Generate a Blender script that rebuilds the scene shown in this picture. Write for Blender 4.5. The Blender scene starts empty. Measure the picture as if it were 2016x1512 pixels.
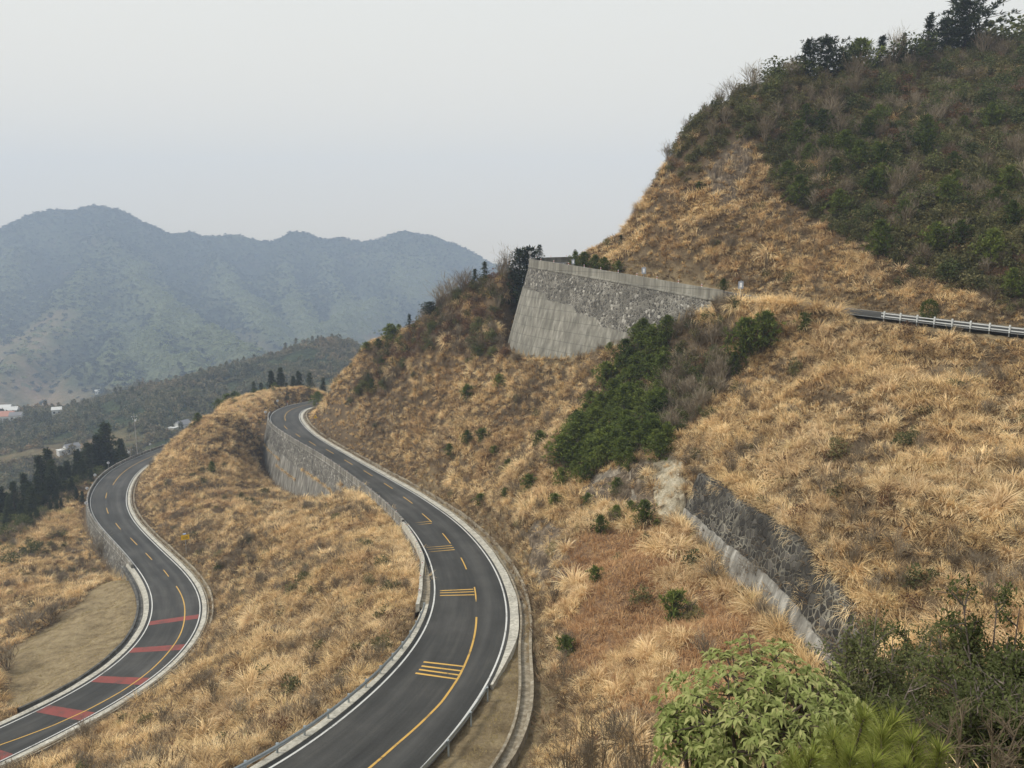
import bpy, bmesh, math, random
import numpy as np
from mathutils import Vector, Matrix

# ------------------------------------------------------------------ camera, sky, sun, exposure
S = bpy.context.scene
COL = S.collection
R_ = math.radians
F_PX, PITCH = 1514.0, 9.97            # focal length in photo pixels, downward tilt in degrees
cam_d = bpy.data.cameras.new('camera'); cam = bpy.data.objects.new('camera', cam_d); COL.objects.link(cam)
cam_d.sensor_width = 36.0; cam_d.lens = F_PX / 2016 * 36.0
cam_d.clip_start = 0.1; cam_d.clip_end = 30000
cam.location = (0, 0, 0); cam.rotation_euler = (R_(90 - PITCH), 0, 0)
S.camera = cam
SUN_EL, SUN_AZ = 48.0, -98.0          # veiled sun, high on the left (azimuth from +Y, + to the right)
wd = bpy.data.worlds.new('World'); S.world = wd; wd.use_nodes = True
nt = wd.node_tree; nt.nodes.clear()
w_out = nt.nodes.new('ShaderNodeOutputWorld'); w_bg = nt.nodes.new('ShaderNodeBackground')
w_sky = nt.nodes.new('ShaderNodeTexSky'); w_sky.sky_type = 'NISHITA'; w_sky.sun_disc = False
w_sky.sun_elevation = R_(SUN_EL); w_sky.sun_rotation = R_(SUN_AZ); w_sky.altitude = 600
w_sky.air_density = 1.0; w_sky.dust_density = 3.0; w_sky.ozone_density = 1.0
w_hsv = nt.nodes.new('ShaderNodeHueSaturation'); w_hsv.inputs['Saturation'].default_value = 0.12
w_mix = nt.nodes.new('ShaderNodeMix'); w_mix.data_type = 'RGBA'
w_mix.inputs[0].default_value = 0.85                       # the overcast deck hides most of the blue
w_tc = nt.nodes.new('ShaderNodeTexCoord'); w_sx = nt.nodes.new('ShaderNodeSeparateXYZ'); w_rp = nt.nodes.new('ShaderNodeValToRGB')   # overcast: warm and dull near the horizon, paler above
nt.links.new(w_tc.outputs['Generated'], w_sx.inputs[0]); nt.links.new(w_sx.outputs[2], w_rp.inputs[0])
for _p, _c in ((0.0, (.96, .83, .62)), (.10, (.94, .855, .695)), (.28, (.905, .885, .80)), (1.0, (.80, .84, .88))):
    _e = w_rp.color_ramp.elements[0] if _p == 0.0 else w_rp.color_ramp.elements[-1] if _p == 1.0 else w_rp.color_ramp.elements.new(_p); _e.position = _p; _e.color = (*_c, 1)
w_gain = nt.nodes.new('ShaderNodeVectorMath'); w_gain.operation = 'SCALE'; w_gain.inputs['Scale'].default_value = 7.4
nt.links.new(w_rp.outputs[0], w_gain.inputs[0]); nt.links.new(w_gain.outputs[0], w_mix.inputs[7])
nt.links.new(w_sky.outputs[0], w_hsv.inputs['Color']); nt.links.new(w_hsv.outputs[0], w_mix.inputs[6])
nt.links.new(w_mix.outputs[2], w_bg.inputs['Color']); w_bg.inputs['Strength'].default_value = 0.12
nt.links.new(w_bg.outputs[0], w_out.inputs['Surface'])
sun_d = bpy.data.lights.new('sun', 'SUN'); sun_d.energy = 2.6; sun_d.angle = R_(14); sun_d.color = (1.0, 0.94, 0.84)
sun = bpy.data.objects.new('sun', sun_d); COL.objects.link(sun)
_sd = Vector((math.sin(R_(SUN_AZ)) * math.cos(R_(SUN_EL)), math.cos(R_(SUN_AZ)) * math.cos(R_(SUN_EL)), math.sin(R_(SUN_EL))))
sun.rotation_euler = _sd.to_track_quat('Z', 'Y').to_euler()
S.view_settings.view_transform = 'Standard'; S.view_settings.look = 'None'
S.view_settings.exposure = 0.28; S.view_settings.gamma = 1.0
S.cycles.max_bounces = 6; S.cycles.diffuse_bounces = 3; S.cycles.glossy_bounces = 2
S.cycles.transmission_bounces = 3; S.cycles.transparent_max_bounces = 6; S.cycles.volume_bounces = 1
S.cycles.use_denoising = True
try: S.cycles.denoiser = 'OPENIMAGEDENOISE'
except Exception: pass
HAZE_D = 3.1e-4
RNG = np.random.default_rng(7); random.seed(7)

# ------------------------------------------------------------------ helpers
CA, SA = math.cos(R_(PITCH)), math.sin(R_(PITCH))
def P(u, v, Y):
    """world point seen at photo pixel (u, v) at ground distance Y ahead of the camera"""
    x, y = (u - 1008) / F_PX, (756 - v) / F_PX
    k = Y / (CA + y * SA)
    return (x * k, Y, (-SA + y * CA) * k)
def proj(p):
    p = np.asarray(p, float)
    d = p[..., 1] * CA - p[..., 2] * SA
    d = np.where(d < 0.05, 0.05, d)
    return 1008 + F_PX * p[..., 0] / d, 756 - F_PX * (p[..., 1] * SA + p[..., 2] * CA) / d
def in_poly(u, v, poly):
    poly = np.asarray(poly, float); r = np.zeros(np.shape(u), bool); n = len(poly)
    for i in range(n):
        x1, y1 = poly[i]; x2, y2 = poly[(i + 1) % n]
        c = ((y1 > v) != (y2 > v)) & (u < (x2 - x1) * (v - y1) / (y2 - y1 + 1e-12) + x1)
        r ^= c
    return r
def gsm(a, sig):
    a = np.asarray(a, float); n = int(3 * sig); k = np.exp(-np.arange(-n, n + 1) ** 2 / 2 / sig ** 2); k /= k.sum()
    one = a.ndim == 1
    if one: a = a[:, None]
    pad = np.concatenate([2 * a[0] - a[n:0:-1], a, 2 * a[-1] - a[-2:-n - 2:-1]])
    r = np.array([np.convolve(pad[:, c], k, 'valid') for c in range(a.shape[1])]).T
    return r[:, 0] if one else r
def vnoise(x, y, scale, seed=0):
    """smooth value noise in about -1..1"""
    g = np.random.default_rng(seed).uniform(-1, 1, (256, 256))
    X, Y = np.asarray(x) / scale, np.asarray(y) / scale
    xi, yi = np.floor(X).astype(int), np.floor(Y).astype(int)
    fx, fy = X - xi, Y - yi; fx = fx * fx * (3 - 2 * fx); fy = fy * fy * (3 - 2 * fy)
    a, b = g[xi % 256, yi % 256], g[(xi + 1) % 256, yi % 256]
    c, d = g[xi % 256, (yi + 1) % 256], g[(xi + 1) % 256, (yi + 1) % 256]
    return (a * (1 - fx) + b * fx) * (1 - fy) + (c * (1 - fx) + d * fx) * fy
def sstep(a, b, x):
    t = np.clip((x - a) / (b - a), 0, 1); return t * t * (3 - 2 * t)
def mesh_obj(name, V, Fc, mats=None, parent=None, smooth=False, fm=None):
    me = bpy.data.meshes.new(name)
    V = np.asarray(V, np.float32).reshape(-1, 3)
    if isinstance(Fc, np.ndarray):
        n, k = Fc.shape
        me.vertices.add(len(V)); me.vertices.foreach_set('co', V.ravel())
        me.loops.add(n * k); me.loops.foreach_set('vertex_index', Fc.astype(np.int32).ravel())
        me.polygons.add(n); me.polygons.foreach_set('loop_start', np.arange(0, n * k, k, dtype=np.int32))
        me.update(calc_edges=True)
    else:
        me.from_pydata([tuple(p) for p in V.tolist()], [], [tuple(f) for f in Fc])
    for m in (mats if isinstance(mats, (list, tuple)) else [mats] if mats else []): me.materials.append(m)
    if fm is not None: me.polygons.foreach_set('material_index', np.asarray(fm, np.int32))
    if smooth: me.polygons.foreach_set('use_smooth', np.ones(len(me.polygons), bool))
    me.update()
    o = bpy.data.objects.new(name, me); COL.objects.link(o)
    if parent is not None: o.parent = parent
    return o
def tag(o, label=None, cat=None, group=None, kind=None):
    if label: o['label'] = label
    if cat: o['category'] = cat
    if group: o['group'] = group
    o['kind'] = kind or 'thing'
    return o
def empty(name, loc=(0, 0, 0), rz=0.0, sc=1.0):
    o = bpy.data.objects.new(name, None); COL.objects.link(o)
    o.location = loc; o.rotation_euler = (0, 0, rz); o.scale = (sc, sc, sc); o.empty_display_size = 0.2
    return o
def grid_faces(n, m):
    i, j = np.meshgrid(np.arange(n - 1), np.arange(m - 1), indexing='ij')
    a = (i * m + j).ravel()
    return np.c_[a, a + m, a + m + 1, a + 1]
class MB:
    """collects boxes, tubes and polygons for one mesh"""
    def __init__(s): s.v, s.f = [], []
    def quad(s, *pts):
        b = len(s.v); s.v += [tuple(p) for p in pts]; s.f.append(tuple(range(b, b + len(pts)))); return s
    def box(s, c, d, rz=0.0, M=None):
        b = len(s.v); ca, sa = math.cos(rz), math.sin(rz)
        for x in (-.5, .5):
            for y in (-.5, .5):
                for z in (-.5, .5):
                    px, py, pz = x * d[0], y * d[1], z * d[2]
                    p = Vector((c[0] + px * ca - py * sa, c[1] + px * sa + py * ca, c[2] + pz))
                    s.v.append(tuple(M @ p if M else p))
        for f in ((0, 1, 3, 2), (4, 6, 7, 5), (0, 4, 5, 1), (2, 3, 7, 6), (0, 2, 6, 4), (1, 5, 7, 3)): s.f.append(tuple(b + i for i in f))
        return s
    def tube(s, pts, rad, n=8, cap=True):
        pts = [Vector(p) for p in pts]; rad = rad if isinstance(rad, (list, tuple)) else [rad] * len(pts); b = len(s.v)
        for i, p in enumerate(pts):
            t = (pts[min(i + 1, len(pts) - 1)] - pts[max(i - 1, 0)]).normalized()
            a = Vector((0, 0, 1)) if abs(t.z) < .9 else Vector((1, 0, 0))
            x = t.cross(a).normalized(); y = t.cross(x)
            for k in range(n):
                th = 2 * math.pi * k / n; s.v.append(tuple(p + (x * math.cos(th) + y * math.sin(th)) * rad[i]))
        for i in range(len(pts) - 1):
            for k in range(n):
                s.f.append((b + i * n + k, b + i * n + (k + 1) % n, b + (i + 1) * n + (k + 1) % n, b + (i + 1) * n + k))
        if cap: s.f.append(tuple(b + k for k in range(n - 1, -1, -1))); s.f.append(tuple(b + (len(pts) - 1) * n + k for k in range(n)))
        return s
    def disc(s, c, nrm, r, thick=.03, n=20):
        nrm = Vector(nrm).normalized(); return s.tube([Vector(c) - nrm * thick / 2, Vector(c) + nrm * thick / 2], r, n)
    def build(s, name, mat, parent=None, smooth=False): return mesh_obj(name, s.v, s.f, mat, parent, smooth)

# ------------------------------------------------------------------ materials
def new_mat(name):
    m = bpy.data.materials.new(name); m.use_nodes = True; n = m.node_tree.nodes; n.clear()
    out = n.new('ShaderNodeOutputMaterial'); b = n.new('ShaderNodeBsdfPrincipled')
    m.node_tree.links.new(b.outputs[0], out.inputs[0]); b.inputs['Specular IOR Level'].default_value = 0.25
    return m, n, m.node_tree.links, b
def noise_node(n, l, scale, detail=4, coord=None, rough=0.6, obj=False):
    t = n.new('ShaderNodeTexNoise'); t.inputs['Scale'].default_value = scale; t.inputs['Detail'].default_value = detail; t.inputs['Roughness'].default_value = rough
    if coord is not None: l.new(coord, t.inputs['Vector'])
    return t
def ramp(n, l, fac, stops):
    r = n.new('ShaderNodeValToRGB'); e = r.color_ramp.elements
    while len(e) < len(stops): e.new(0.5)
    for i, (p, c) in enumerate(stops):
        e[i].position = p; e[i].color = (*c, 1) if len(c) == 3 else c
    l.new(fac, r.inputs[0]); return r
def mixc(n, l, fac, a, b, mode='MIX'):
    m = n.new('ShaderNodeMix'); m.data_type = 'RGBA'; m.blend_type = mode
    for i, s in ((0, fac), (6, a), (7, b)):
        if hasattr(s, 'links') or hasattr(s, 'is_linked'): l.new(s, m.inputs[i])
        else: m.inputs[i].default_value = s if i == 0 else ((*s, 1) if len(s) == 3 else s)
    return m.outputs[2]
def geo_pos(n): return n.new('ShaderNodeNewGeometry').outputs['Position']
def bump(n, l, b, h, strength=.4, dist=.05):
    k = n.new('ShaderNodeBump'); k.inputs['Strength'].default_value = strength; k.inputs['Distance'].default_value = dist
    l.new(h, k.inputs['Height']); l.new(k.outputs[0], b.inputs['Normal'])
def plain(name, c, rough=.6, metal=0.0, var=0.15, scale=3.0, spec=.3):
    m, n, l, b = new_mat(name); t = noise_node(n, l, scale, 5, geo_pos(n))
    r = ramp(n, l, t.outputs[0], [(.3, tuple(x * (1 - var) for x in c)), (.7, tuple(min(1, x * (1 + var)) for x in c))])
    l.new(r.outputs[0], b.inputs['Base Color']); b.inputs['Roughness'].default_value = rough; b.inputs['Metallic'].default_value = metal
    b.inputs['Specular IOR Level'].default_value = spec
    return m
MAT = {}
def build_mats():
    # asphalt: dark, fine grain, paler polished wheel tracks and dusty patches
    m, n, l, b = new_mat('asphalt'); p = geo_pos(n)
    big = noise_node(n, l, .07, 5, p); fine = noise_node(n, l, 9, 4, p)
    c = ramp(n, l, big.outputs[0], [(.34, (.032, .032, .030)), (.5, (.046, .046, .043)), (.58, (.055, .054, .050)), (.70, (.078, .076, .071))]).outputs[0]
    c = mixc(n, l, .35, c, ramp(n, l, fine.outputs[0], [(.3, (.5, .5, .5)), (.7, (1.4, 1.4, 1.4))]).outputs[0], 'MULTIPLY')
    at = n.new('ShaderNodeAttribute'); at.attribute_name = 'track'
    # long streaks of wear running with the traffic, and dusty patches
    a_s = n.new('ShaderNodeAttribute'); a_s.attribute_name = 'along'; a_o = n.new('ShaderNodeAttribute'); a_o.attribute_name = 'across'; cb = n.new('ShaderNodeCombineXYZ')
    l.new(a_s.outputs['Fac'], cb.inputs[0]); l.new(a_o.outputs['Fac'], cb.inputs[1]); st1 = noise_node(n, l, 1.0, 6, cb.outputs[0], .65)
    c = mixc(n, l, .75, c, ramp(n, l, st1.outputs[0], [(.32, (.62, .62, .62)), (.5, (1, 1, 1)), (.64, (1.45, 1.44, 1.4)), (.74, (1.9, 1.86, 1.78))]).outputs[0], 'MULTIPLY')
    sm = noise_node(n, l, .35, 3, p)
    mm = n.new('ShaderNodeMath'); mm.operation = 'MULTIPLY'; l.new(at.outputs['Fac'], mm.inputs[0]); l.new(sm.outputs[0], mm.inputs[1])
    c = mixc(n, l, mm.outputs[0], c, (.12, .118, .11))
    l.new(c, b.inputs['Base Color']); b.inputs['Roughness'].default_value = .8; bump(n, l, b, fine.outputs[0], .25, .02); MAT['asphalt'] = m
    # weathered concrete with streaks
    def concrete(name, dark, mid, pale, streak=True, sc=.5):
        m, n, l, b = new_mat(name); p = geo_pos(n)
        mp = n.new('ShaderNodeMapping'); mp.inputs['Scale'].default_value = (1, 1, .07 if streak else 1); l.new(p, mp.inputs[0])
        s = noise_node(n, l, sc * 2.2, 6, mp.outputs[0], .65); g = noise_node(n, l, sc * .5, 4, p); f = noise_node(n, l, 12, 4, p)
        c = ramp(n, l, s.outputs[0], [(.28, dark), (.5, mid), (.7, pale)]).outputs[0]
        c = mixc(n, l, .6, c, ramp(n, l, g.outputs[0], [(.3, (.6, .6, .58)), (.65, (1.25, 1.24, 1.2))]).outputs[0], 'MULTIPLY')
        c = mixc(n, l, .3, c, ramp(n, l, f.outputs[0], [(.3, (.6, .6, .6)), (.7, (1.3, 1.3, 1.3))]).outputs[0], 'MULTIPLY')
        l.new(c, b.inputs['Base Color']); b.inputs['Roughness'].default_value = .9; bump(n, l, b, f.outputs[0], .4, .04)
        MAT[name] = m; return m, n, l, b, c
    concrete('concrete', (.055, .05, .042), (.19, .18, .158), (.40, .385, .35))
    concrete('pale_concrete', (.26, .24, .2), (.45, .43, .37), (.6, .575, .51), False, 1.2)
    concrete('drain_concrete', (.13, .11, .075), (.26, .22, .16), (.42, .38, .3), False, 1.0)
    concrete('dark_concrete', (.05, .048, .045), (.1, .097, .088), (.19, .185, .17))
    # bastion's concrete: pour joints
    m, n, l, b, c = concrete('cast_concrete', (.10, .096, .082), (.21, .202, .175), (.34, .33, .29))
    p = geo_pos(n); sp = n.new('ShaderNodeSeparateXYZ'); l.new(p, sp.inputs[0])
    wv = n.new('ShaderNodeMath'); wv.operation = 'MODULO'; ad = n.new('ShaderNodeMath'); ad.inputs[1].default_value = 200; l.new(sp.outputs[2], ad.inputs[0]); l.new(ad.outputs[0], wv.inputs[0]); wv.inputs[1].default_value = 1.9
    ls = n.new('ShaderNodeMath'); ls.operation = 'LESS_THAN'; ls.inputs[1].default_value = .1; l.new(wv.outputs[0], ls.inputs[0])
    jn = noise_node(n, l, .4, 3, p); mu = n.new('ShaderNodeMath'); mu.operation = 'MULTIPLY'; l.new(ls.outputs[0], mu.inputs[0]); l.new(jn.outputs[0], mu.inputs[1])
    l.new(mixc(n, l, mu.outputs[0], c, (.07, .068, .06)), b.inputs['Base Color'])
    # rubble stone masonry: voronoi cells with mortar
    def masonry(name, stones, mortar, scale=1.7, mw=.06):
        m, n, l, b = new_mat(name); p = geo_pos(n)
        d = noise_node(n, l, 1.5, 3, p); pp = n.new('ShaderNodeVectorMath'); pp.operation = 'MULTIPLY_ADD'; pp.inputs[1].default_value = (.25, .25, .25)
        l.new(d.outputs[1], pp.inputs[0]); l.new(p, pp.inputs[2])
        v = n.new('ShaderNodeTexVoronoi'); v.inputs['Scale'].default_value = scale; l.new(pp.outputs[0], v.inputs['Vector'])
        e = n.new('ShaderNodeTexVoronoi'); e.feature = 'DISTANCE_TO_EDGE'; e.inputs['Scale'].default_value = scale; l.new(pp.outputs[0], e.inputs['Vector'])
        g = noise_node(n, l, .25, 4, p); f = noise_node(n, l, 8, 4, p)
        sp = n.new('ShaderNodeSeparateColor'); l.new(v.outputs['Color'], sp.inputs[0])
        c = ramp(n, l, sp.outputs[0], [(0, stones[0]), (.5, stones[1]), (.88, stones[2]), (1, stones[3])]).outputs[0]
        c = mixc(n, l, .5, c, ramp(n, l, f.outputs[0], [(.3, (.55, .55, .55)), (.7, (1.4, 1.4, 1.4))]).outputs[0], 'MULTIPLY')
        k = n.new('ShaderNodeMapRange'); k.inputs[1].default_value = mw * .5; k.inputs[2].default_value = mw; l.new(e.outputs['Distance'], k.inputs[0])
        mc = ramp(n, l, g.outputs[0], [(.35, mortar[0]), (.65, mortar[1])]).outputs[0]
        c = mixc(n, l, k.outputs[0], mc, c)
        c = mixc(n, l, .6, c, ramp(n, l, g.outputs[0], [(.3, (.65, .65, .63)), (.7, (1.25, 1.25, 1.22))]).outputs[0], 'MULTIPLY')
        l.new(c, b.inputs['Base Color']); b.inputs['Roughness'].default_value = .9
        k2 = n.new('ShaderNodeMapRange'); k2.inputs[1].default_value = 0; k2.inputs[2].default_value = .18; l.new(e.outputs['Distance'], k2.inputs[0]); bump(n, l, b, k2.outputs[0], .9, .12); MAT[name] = m
    masonry('grey_masonry', [(.06, .056, .05), (.12, .113, .1), (.2, .19, .165), (.44, .42, .38)], [(.17, .16, .14), (.31, .295, .26)], 1.9, .09)
    masonry('dark_masonry', [(.026, .024, .021), (.045, .041, .036), (.07, .065, .056), (.12, .11, .098)], [(.05, .046, .038), (.23, .215, .175)], 1.6, .095)
    def worn(name, c, lo=.31, hi=.46):
        m, n, l, b = new_mat(name); p = geo_pos(n); t = noise_node(n, l, 5, 6, p, .75); g = noise_node(n, l, .6, 4, p, .6)
        a = n.new('ShaderNodeMath'); a.operation = 'MULTIPLY_ADD'; a.inputs[1].default_value = .55; l.new(g.outputs[0], a.inputs[0]); s2 = n.new('ShaderNodeMath'); s2.operation = 'MULTIPLY'; s2.inputs[1].default_value = .45; l.new(t.outputs[0], s2.inputs[0]); l.new(s2.outputs[0], a.inputs[2])
        r = ramp(n, l, a.outputs[0], [(lo, (.06, .059, .055)), (hi, c), (.7, tuple(min(1, q * 1.12) for q in c))]); l.new(r.outputs[0], b.inputs['Base Color']); b.inputs['Roughness'].default_value = .7; return m
    MAT['white_paint'] = worn('white_paint', (.58, .58, .55))
    MAT['yellow_paint'] = worn('yellow_paint', (.55, .34, .085))
    MAT['red_paint'] = worn('red_paint', (.235, .062, .052), .3, .5)
    MAT['galvanised'] = plain('galvanised', (.34, .38, .39), .45, .35, .12, 1.5, .5)
    MAT['old_galvanised'] = plain('old_galvanised', (.62, .64, .63), .5, .1, .1, 1.5, .5)
    MAT['white_metal'] = plain('white_metal', (.75, .76, .78), .4, 0, .06, 2)
    MAT['red_metal'] = plain('red_metal', (.55, .03, .025), .4, 0, .1, 2)
    MAT['yellow_metal'] = plain('yellow_metal', (.95, .58, .02), .4, 0, .08, 2)
    MAT['black_paint'] = plain('black_paint', (.02, .02, .02), .6)
    MAT['steel'] = plain('steel', (.4, .41, .42), .45, .4)
    MAT['mirror'] = plain('mirror', (.42, .48, .58), .25, .6, .1, 2)
    MAT['plaster'] = plain('plaster', (.6, .6, .58), .8, 0, .06, .5)
    MAT['roof_grey'] = plain('roof_grey', (.2, .2, .21), .8)
    MAT['roof_red'] = plain('roof_red', (.4, .2, .15), .8)
    MAT['window_dark'] = plain('window_dark', (.03, .035, .04), .2, 0, .1, 2, .5)
    MAT['bark'] = plain('bark', (.09, .07, .055), .95, 0, .35, 6)
    MAT['pale_bark'] = plain('pale_bark', (.2, .175, .15), .95, 0, .3, 6)
    MAT['twig'] = plain('twig', (.17, .14, .12), .95, 0, .3, 4)
    MAT['pole_wood'] = plain('pole_wood', (.35, .34, .32), .9)
    # soil and dry litter under grass, darkened as shade between tufts, rock where steep
    m, n, l, b = new_mat('soil'); p = geo_pos(n)
    a = noise_node(n, l, .12, 6, p); f = noise_node(n, l, 3.5, 6, p, .7)
    c = ramp(n, l, a.outputs[0], [(.3, (.075, .055, .035)), (.5, (.12, .088, .052)), (.7, (.17, .125, .075))]).outputs[0]
    c = mixc(n, l, .7, c, ramp(n, l, f.outputs[0], [(.3, (.45, .42, .4)), (.7, (1.5, 1.45, 1.4))]).outputs[0], 'MULTIPLY')
    at = n.new('ShaderNodeAttribute'); at.attribute_name = 'rock'
    mp = n.new('ShaderNodeMapping'); mp.inputs['Scale'].default_value = (1, 1, .35); mp.inputs['Rotation'].default_value = (.3, .4, .2); l.new(p, mp.inputs[0])
    rk = noise_node(n, l, 1.1, 8, mp.outputs[0], .72)
    rc = ramp(n, l, rk.outputs[0], [(.3, (.07, .06, .05)), (.5, (.2, .175, .14)), (.62, (.4, .35, .27)), (.75, (.3, .2, .12))]).outputs[0]
    c = mixc(n, l, at.outputs['Fac'], c, rc)
    at2 = n.new('ShaderNodeAttribute'); at2.attribute_name = 'mown'
    mg = noise_node(n, l, .5, 7, p, .72); mgc = ramp(n, l, mg.outputs[0], [(.28, (.12, .09, .052)), (.42, (.22, .165, .09)), (.55, (.31, .24, .135)), (.68, (.37, .295, .17)), (.8, (.23, .2, .1))]).outputs[0]
    mgc = mixc(n, l, .55, mgc, ramp(n, l, f.outputs[0], [(.3, (.6, .6, .6)), (.7, (1.3, 1.3, 1.3))]).outputs[0], 'MULTIPLY')
    c = mixc(n, l, at2.outputs['Fac'], c, mgc)
    at3 = n.new('ShaderNodeAttribute'); at3.attribute_name = 'red'
    c = mixc(n, l, at3.outputs['Fac'], c, ramp(n, l, f.outputs[0], [(.3, (.11, .07, .042)), (.55, (.24, .145, .08)), (.75, (.34, .235, .135))]).outputs[0])
    l.new(c, b.inputs['Base Color']); b.inputs['Roughness'].default_value = .95; bump(n, l, b, f.outputs[0], .9, .3); MAT['soil'] = m
build_mats()

# ------------------------------------------------------------------ roads: centre line (x, y, z, width), far end first; normal n points uphill
TAB = {
'mid': [(-52,297,-57,9),(-60,294,-56.8,9.3),(-66.5,288.5,-56.6,9.5),(-71.4,281.7,-56.5,9.5),(-74.8,276.8,-56.2,9.5),(-77.3,271.3,-55.9,9.5),(-78.2,265.4,-55.7,9.5),(-78.0,259.4,-55.5,9.5),(-76.9,253.5,-55.4,9.5),(-75.1,247.7,-55.3,9.4),(-72.9,242.1,-55.1,9.1),(-70.4,236.6,-54.9,8.6),(-67.8,231.2,-54.7,8.0),(-65.0,225.9,-54.5,7.4),(-62.1,220.6,-54.2,6.9),(-59.2,215.3,-54.0,6.5),(-56.2,210.1,-53.6,6.2),(-53.2,204.8,-53.3,6.0),(-50.2,199.6,-52.9,5.8),(-47.2,194.4,-52.5,5.7),(-44.3,189.1,-52.1,5.6),(-41.5,183.8,-51.7,5.7),(-38.7,178.5,-51.2,5.7),(-36.0,173.1,-50.7,5.9),(-33.4,167.6,-50.1,6.1),(-30.8,162.2,-49.5,6.3),(-28.3,156.7,-48.8,6.5),(-25.9,151.2,-48.1,6.6),(-23.5,145.7,-47.3,6.8),(-21.3,140.1,-46.5,7.0),(-19.0,134.5,-45.7,7.1),(-16.9,128.8,-44.9,7.2),(-14.9,123.2,-44.0,7.3),(-13.0,117.5,-43.1,7.4),(-11.2,111.7,-42.2,7.5),(-9.6,105.9,-41.3,7.5),(-8.1,100.1,-40.5,7.6),(-6.8,94.2,-39.6,7.6),(-5.7,88.3,-38.7,7.7),(-4.8,82.3,-37.9,7.7),(-4.3,76.3,-37.0,7.8),(-4.1,70.3,-36.1,7.9),(-4.5,64.3,-35.2,7.9),(-5.3,58.3,-34.3,8.0),(-6.7,52.4,-33.4,8.1),(-8.5,46.7,-32.5,8.1),(-10.5,41.0,-31.5,8.2),(-13.6,35.8,-30.7,8.2),(-18,31.4,-30.2,8.2),(-23,28.4,-30,8.2)],
'low': [(-121,306,-75.8,9),(-126,297,-75.4,9.3),(-128.1,288.8,-75.0,9.5),(-128.7,282.8,-74.6,9.5),(-129.2,276.7,-74.1,9.5),(-129.5,270.7,-73.7,9.5),(-129.5,264.7,-73.3,9.5),(-129.3,258.6,-72.8,9.5),(-128.7,252.6,-72.4,9.5),(-127.7,246.6,-71.9,9.5),(-126.4,240.8,-71.5,9.5),(-124.8,234.9,-71.2,9.5),(-122.9,229.2,-70.8,9.5),(-120.8,223.5,-70.5,9.5),(-118.5,217.9,-70.1,9.5),(-116.1,212.4,-69.7,9.4),(-113.4,207.0,-69.4,9.2),(-110.6,201.7,-69.0,8.8),(-107.5,196.4,-68.6,8.5),(-104.3,191.3,-68.1,8.1),(-101.0,186.3,-67.6,7.7),(-97.5,181.3,-67.1,7.4),(-94.0,176.4,-66.5,7.1),(-90.4,171.5,-65.9,6.9),(-86.9,166.7,-65.3,6.7),(-83.3,161.8,-64.6,6.6),(-79.7,156.9,-63.9,6.5),(-76.2,152.0,-63.2,6.5),(-72.7,147.1,-62.5,6.6),(-69.2,142.2,-61.7,6.7),(-65.8,137.2,-61.0,6.9),(-62.5,132.1,-60.2,7.0),(-59.4,126.9,-59.4,7.2),(-56.6,121.6,-58.6,7.4),(-54.1,116.1,-57.8,7.5),(-52.0,110.4,-57.0,7.5),(-50.4,104.6,-56.2,7.5),(-49.5,98.6,-55.3,7.4),(-49.2,92.6,-54.5,7.2),(-49.8,86.6,-53.6,6.9),(-51.1,80.7,-52.6,6.7),(-52.8,74.9,-51.5,6.5),(-55,69.3,-50.6,6.5),(-57.5,64,-49.7,6.5)],
}
# upper road given by its outer edge (far end first)
_up = np.array([(34,199,-2.6),(24,190.5,-2.8),(15,185,-3.0),(8,181,-3.1),(4.5,176,-3.2),(3.8,170,-3.3),(4.8,164.5,-3.4),(8,157.4,-3.75),(19,138.6,-5.3),(31,118,-7.2),(38,108.5,-7.9),(46.5,97,-8.6),(57,84,-9.4),(75,64,-10.4),(95,44,-11.2)], float)
class Road: pass
def make_road(rows, step=1.5, sig=4.0, outer=False, width=7.0):
    A = np.array(rows, float)
    if outer:
        s = np.r_[0, np.cumsum(np.hypot(*np.diff(A[:, :2], axis=0).T))]; t = np.arange(0, s[-1], 1.0)
        A = np.array([np.interp(t, s, A[:, c]) for c in range(3)]).T; A = gsm(A, 2.2)
        T = np.gradient(A[:, :2], axis=0); T /= np.linalg.norm(T, axis=1)[:, None]
        n = np.c_[-T[:, 1], T[:, 0]]
        A = np.c_[A[:, :2] + n * width / 2, A[:, 2], np.full(len(A), width)]; sig = 1.5
    s = np.r_[0, np.cumsum(np.hypot(*np.diff(A[:, :2], axis=0).T))]; t = np.linspace(0, s[-1], int(s[-1] / step) + 1)
    A = np.array([np.interp(t, s, A[:, c]) for c in range(4)]).T; A = gsm(A, sig)
    r = Road(); r.c = A[:, :3]; r.w = A[:, 3]
    T = np.gradient(A[:, :2], axis=0); T /= np.linalg.norm(T, axis=1)[:, None]
    r.t = T; r.n = np.c_[-T[:, 1], T[:, 0]]; r.s = np.r_[0, np.cumsum(np.hypot(*np.diff(A[:, :2], axis=0).T))]
    return r
RD = {k: make_road(v) for k, v in TAB.items()}
RD['up'] = make_road(_up, 1.5, outer=True)
def st(r, i, off, dz=0.0):
    """point at station i, offset off along the uphill normal"""
    return np.array([r.c[i, 0] + r.n[i, 0] * off, r.c[i, 1] + r.n[i, 1] * off, r.c[i, 2] + dz])
def at_y(r, y, lo=None):
    """station index whose centre is nearest to distance y"""
    return int(np.abs(r.c[:, 1] - y).argmin())
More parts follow.
